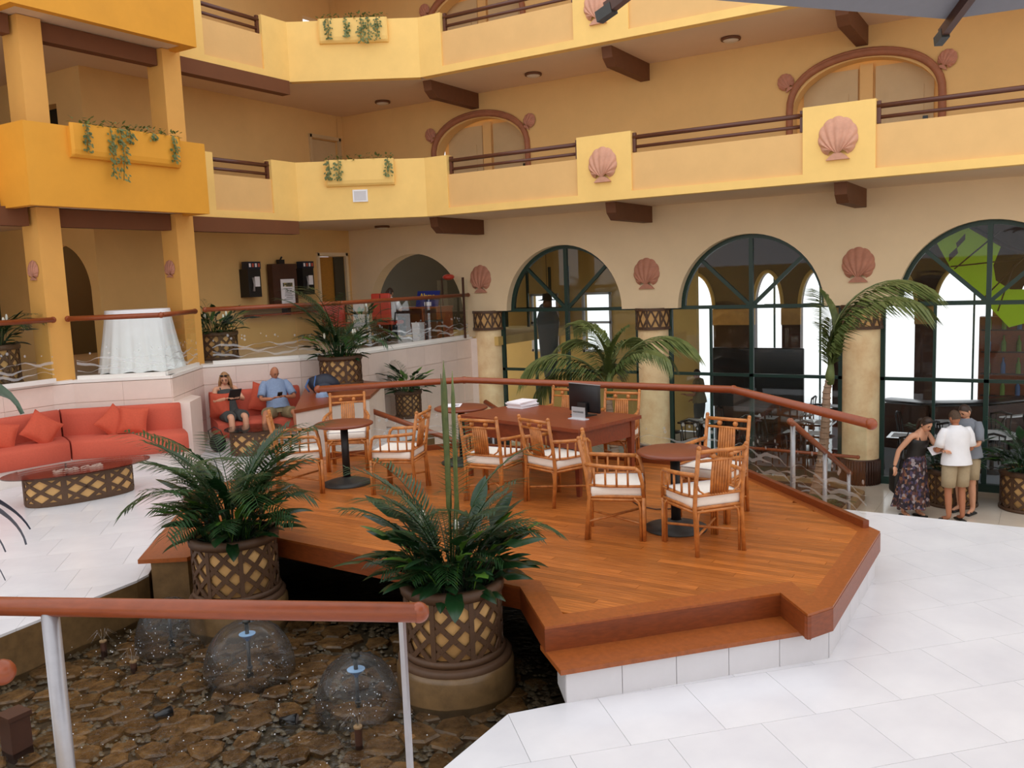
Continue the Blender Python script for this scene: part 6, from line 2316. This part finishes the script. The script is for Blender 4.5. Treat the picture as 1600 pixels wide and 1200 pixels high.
part('emblem', MB().prism_y([(-.78, .30), (-.62, .46), (-.64, .56), (-.50, .72), (-.50, .84), (-.66, .66), (-.64, .58), (-.78, .44)][::-1], -.03, -.012), M['darkwood'], t)
t = thing('wine_cabinet', 'tall brown cabinet with bottles standing before the bright opening', 'cabinet', (-.75, 22.6, LO))
part('cabinet_body', MB().box((0, .2, 1.4), (1.3, .4, 2.8)), M['fascia'], t)
for k in range(5):
    part('shelf', MB().box((0, -.02, .5 + .5 * k), (1.2, .1, .03)), M['darkwood'], t)
    for q in range(4):
        part('bottle', MB().lathe([(.05, 0), (.05, .2), (.02, .28), (.02, .36), (0, .36)], 10, (-.45 + .3 * q, -.05, .52 + .5 * k)), M['blue'] if (q + k) % 3 == 0 else M['outgreen'], t)
# diner standing near the window
J = dict(pelvis=(0, 0, .96), chest=(0, .02, 1.30), neck=(0, .03, 1.475), head=(0, .06, 1.60), shL=(-.20, .02, 1.42), elL=(-.26, .05, 1.12), wrL=(-.18, .28, 1.10), handL=(-.14, .36, 1.12),
         shR=(.20, .02, 1.42), elR=(.26, .03, 1.12), wrR=(.2, .2, .95), handR=(.18, .28, .93), hipL=(-.10, 0, .92), knL=(-.11, .02, .50), anL=(-.11, -.02, .08), toeL=(-.13, .14, .03),
         hipR=(.10, 0, .92), knR=(.11, .02, .50), anR=(.11, -.02, .08), toeR=(.13, .14, .03))
person('dark haired diner in olive clothes inside the restaurant, left of the big screen', (-7.25, 20.3, LO), 1.6, J, M['skin_t'], [('shirt', M['khaki_d'], 'tee'), ('trousers', M['dgrey'], 'trousers')], ('crop', M['hair_d']), 1.0)
# painter ladder and hung hat in the yellow room
t = thing('step_ladder', 'pale step ladder leaning in the yellow room', 'ladder', (-8.05, 18.6, LO))
for sx in (-.2, .2):
    part('rail', MB().bar((sx, 0, 0), (sx * .8, .5, 2.0), .05, .03), M['riser'], t)
for k in range(6):
    part('rung', MB().box((0, .075 + .0715 * k, .3 + .285 * k), (.38, .06, .025)), M['riser'], t)
t = thing('hanging_costume', 'dark costume figure hung inside the first arched window', 'costume', (-10.3, 18.3, .3))
part('cloth_body', MB().lathe([(.1, 0), (.22, .5), (.26, 1.1), (.3, 1.5), (.2, 1.75), (.05, 1.8)], 16, sy=.6), M['dgrey'], t)
part('hat', MB().lathe([(.24, 0), (.12, .03), (.11, .16), (0, .17)], 16, (0, 0, 1.95)), M['black'], t)
part('head_form', MB().ball((0, 0, 1.88), .11, 10, 8), M['brown'], t)
part('hanger_line', MB().tube([(0, 0, 2.05), (0, 0, 3.85)], .006, 5), M['black'], t)
part('stand', MB().tube([(0, 0, -1.58), (0, 0, .1)], .03, 8), M['black'], t)
t = thing('hung_hat', 'round black hat hung on the yellow room wall', 'hat', (-11.9, 21.0, 1.9))
part('brim', MB().lathe([(0, 0), (.2, 0), (.2, .02), (0, .06)], 18, mx=Matrix.Rotation(PI / 2, 4, 'X')), M['black'], t)
part('crown', MB().ball((0, -.05, 0), .1, 10, 8), M['black'], t)

# ================================================================ PARASOL OVERHEAD
pc = Vector((.53, 2.28))
Z0 = 3.7
t = thing('parasol', 'grey fabric parasol overhead at the top right corner', 'parasol', (pc.x, pc.y, 0))
A0 = math.atan2(2.80 - pc.y, -1.30 - pc.x)
rad = math.hypot(2.80 - pc.y, -1.30 - pc.x) * .975
cv = MB()
vs = [(0, 0, Z0 + .62)]
for k in range(8):
    a = A0 - 2 * PI * k / 8
    vs.append((.5 * rad * math.cos(a), .5 * rad * math.sin(a), Z0 + .34))
for k in range(8):
    a = A0 - 2 * PI * k / 8
    vs.append((rad * math.cos(a), rad * math.sin(a), Z0 + .03))
fs = [(0, 1 + k, 1 + (k + 1) % 8) for k in range(8)] + [(1 + k, 9 + k, 9 + (k + 1) % 8, 1 + (k + 1) % 8) for k in range(8)]
cv.add(vs, fs)
part('canopy', cv, M['parasol'], t)
for k in range(8):
    a = A0 - 2 * PI * k / 8
    e = rad * 1.03
    part('rib', MB().bar((.05 * math.cos(a), .05 * math.sin(a), Z0 + .58), (e * math.cos(a), e * math.sin(a), Z0 - .01), .028, .04), M['darkwood'], t)
    part('rib_cap', MB().bar((e * .985 * math.cos(a), e * .985 * math.sin(a), Z0 - .012), (e * 1.02 * math.cos(a), e * 1.02 * math.sin(a), Z0 - .03), .032, .036), M['iron'], t)
part('pole', MB().tube([(0, 0, .0), (0, 0, Z0 + .62)], .03, 12), M['steel'], t)
part('base', MB().lathe([(.3, 0), (.3, .06), (.05, .1)], 24), M['black'], t)
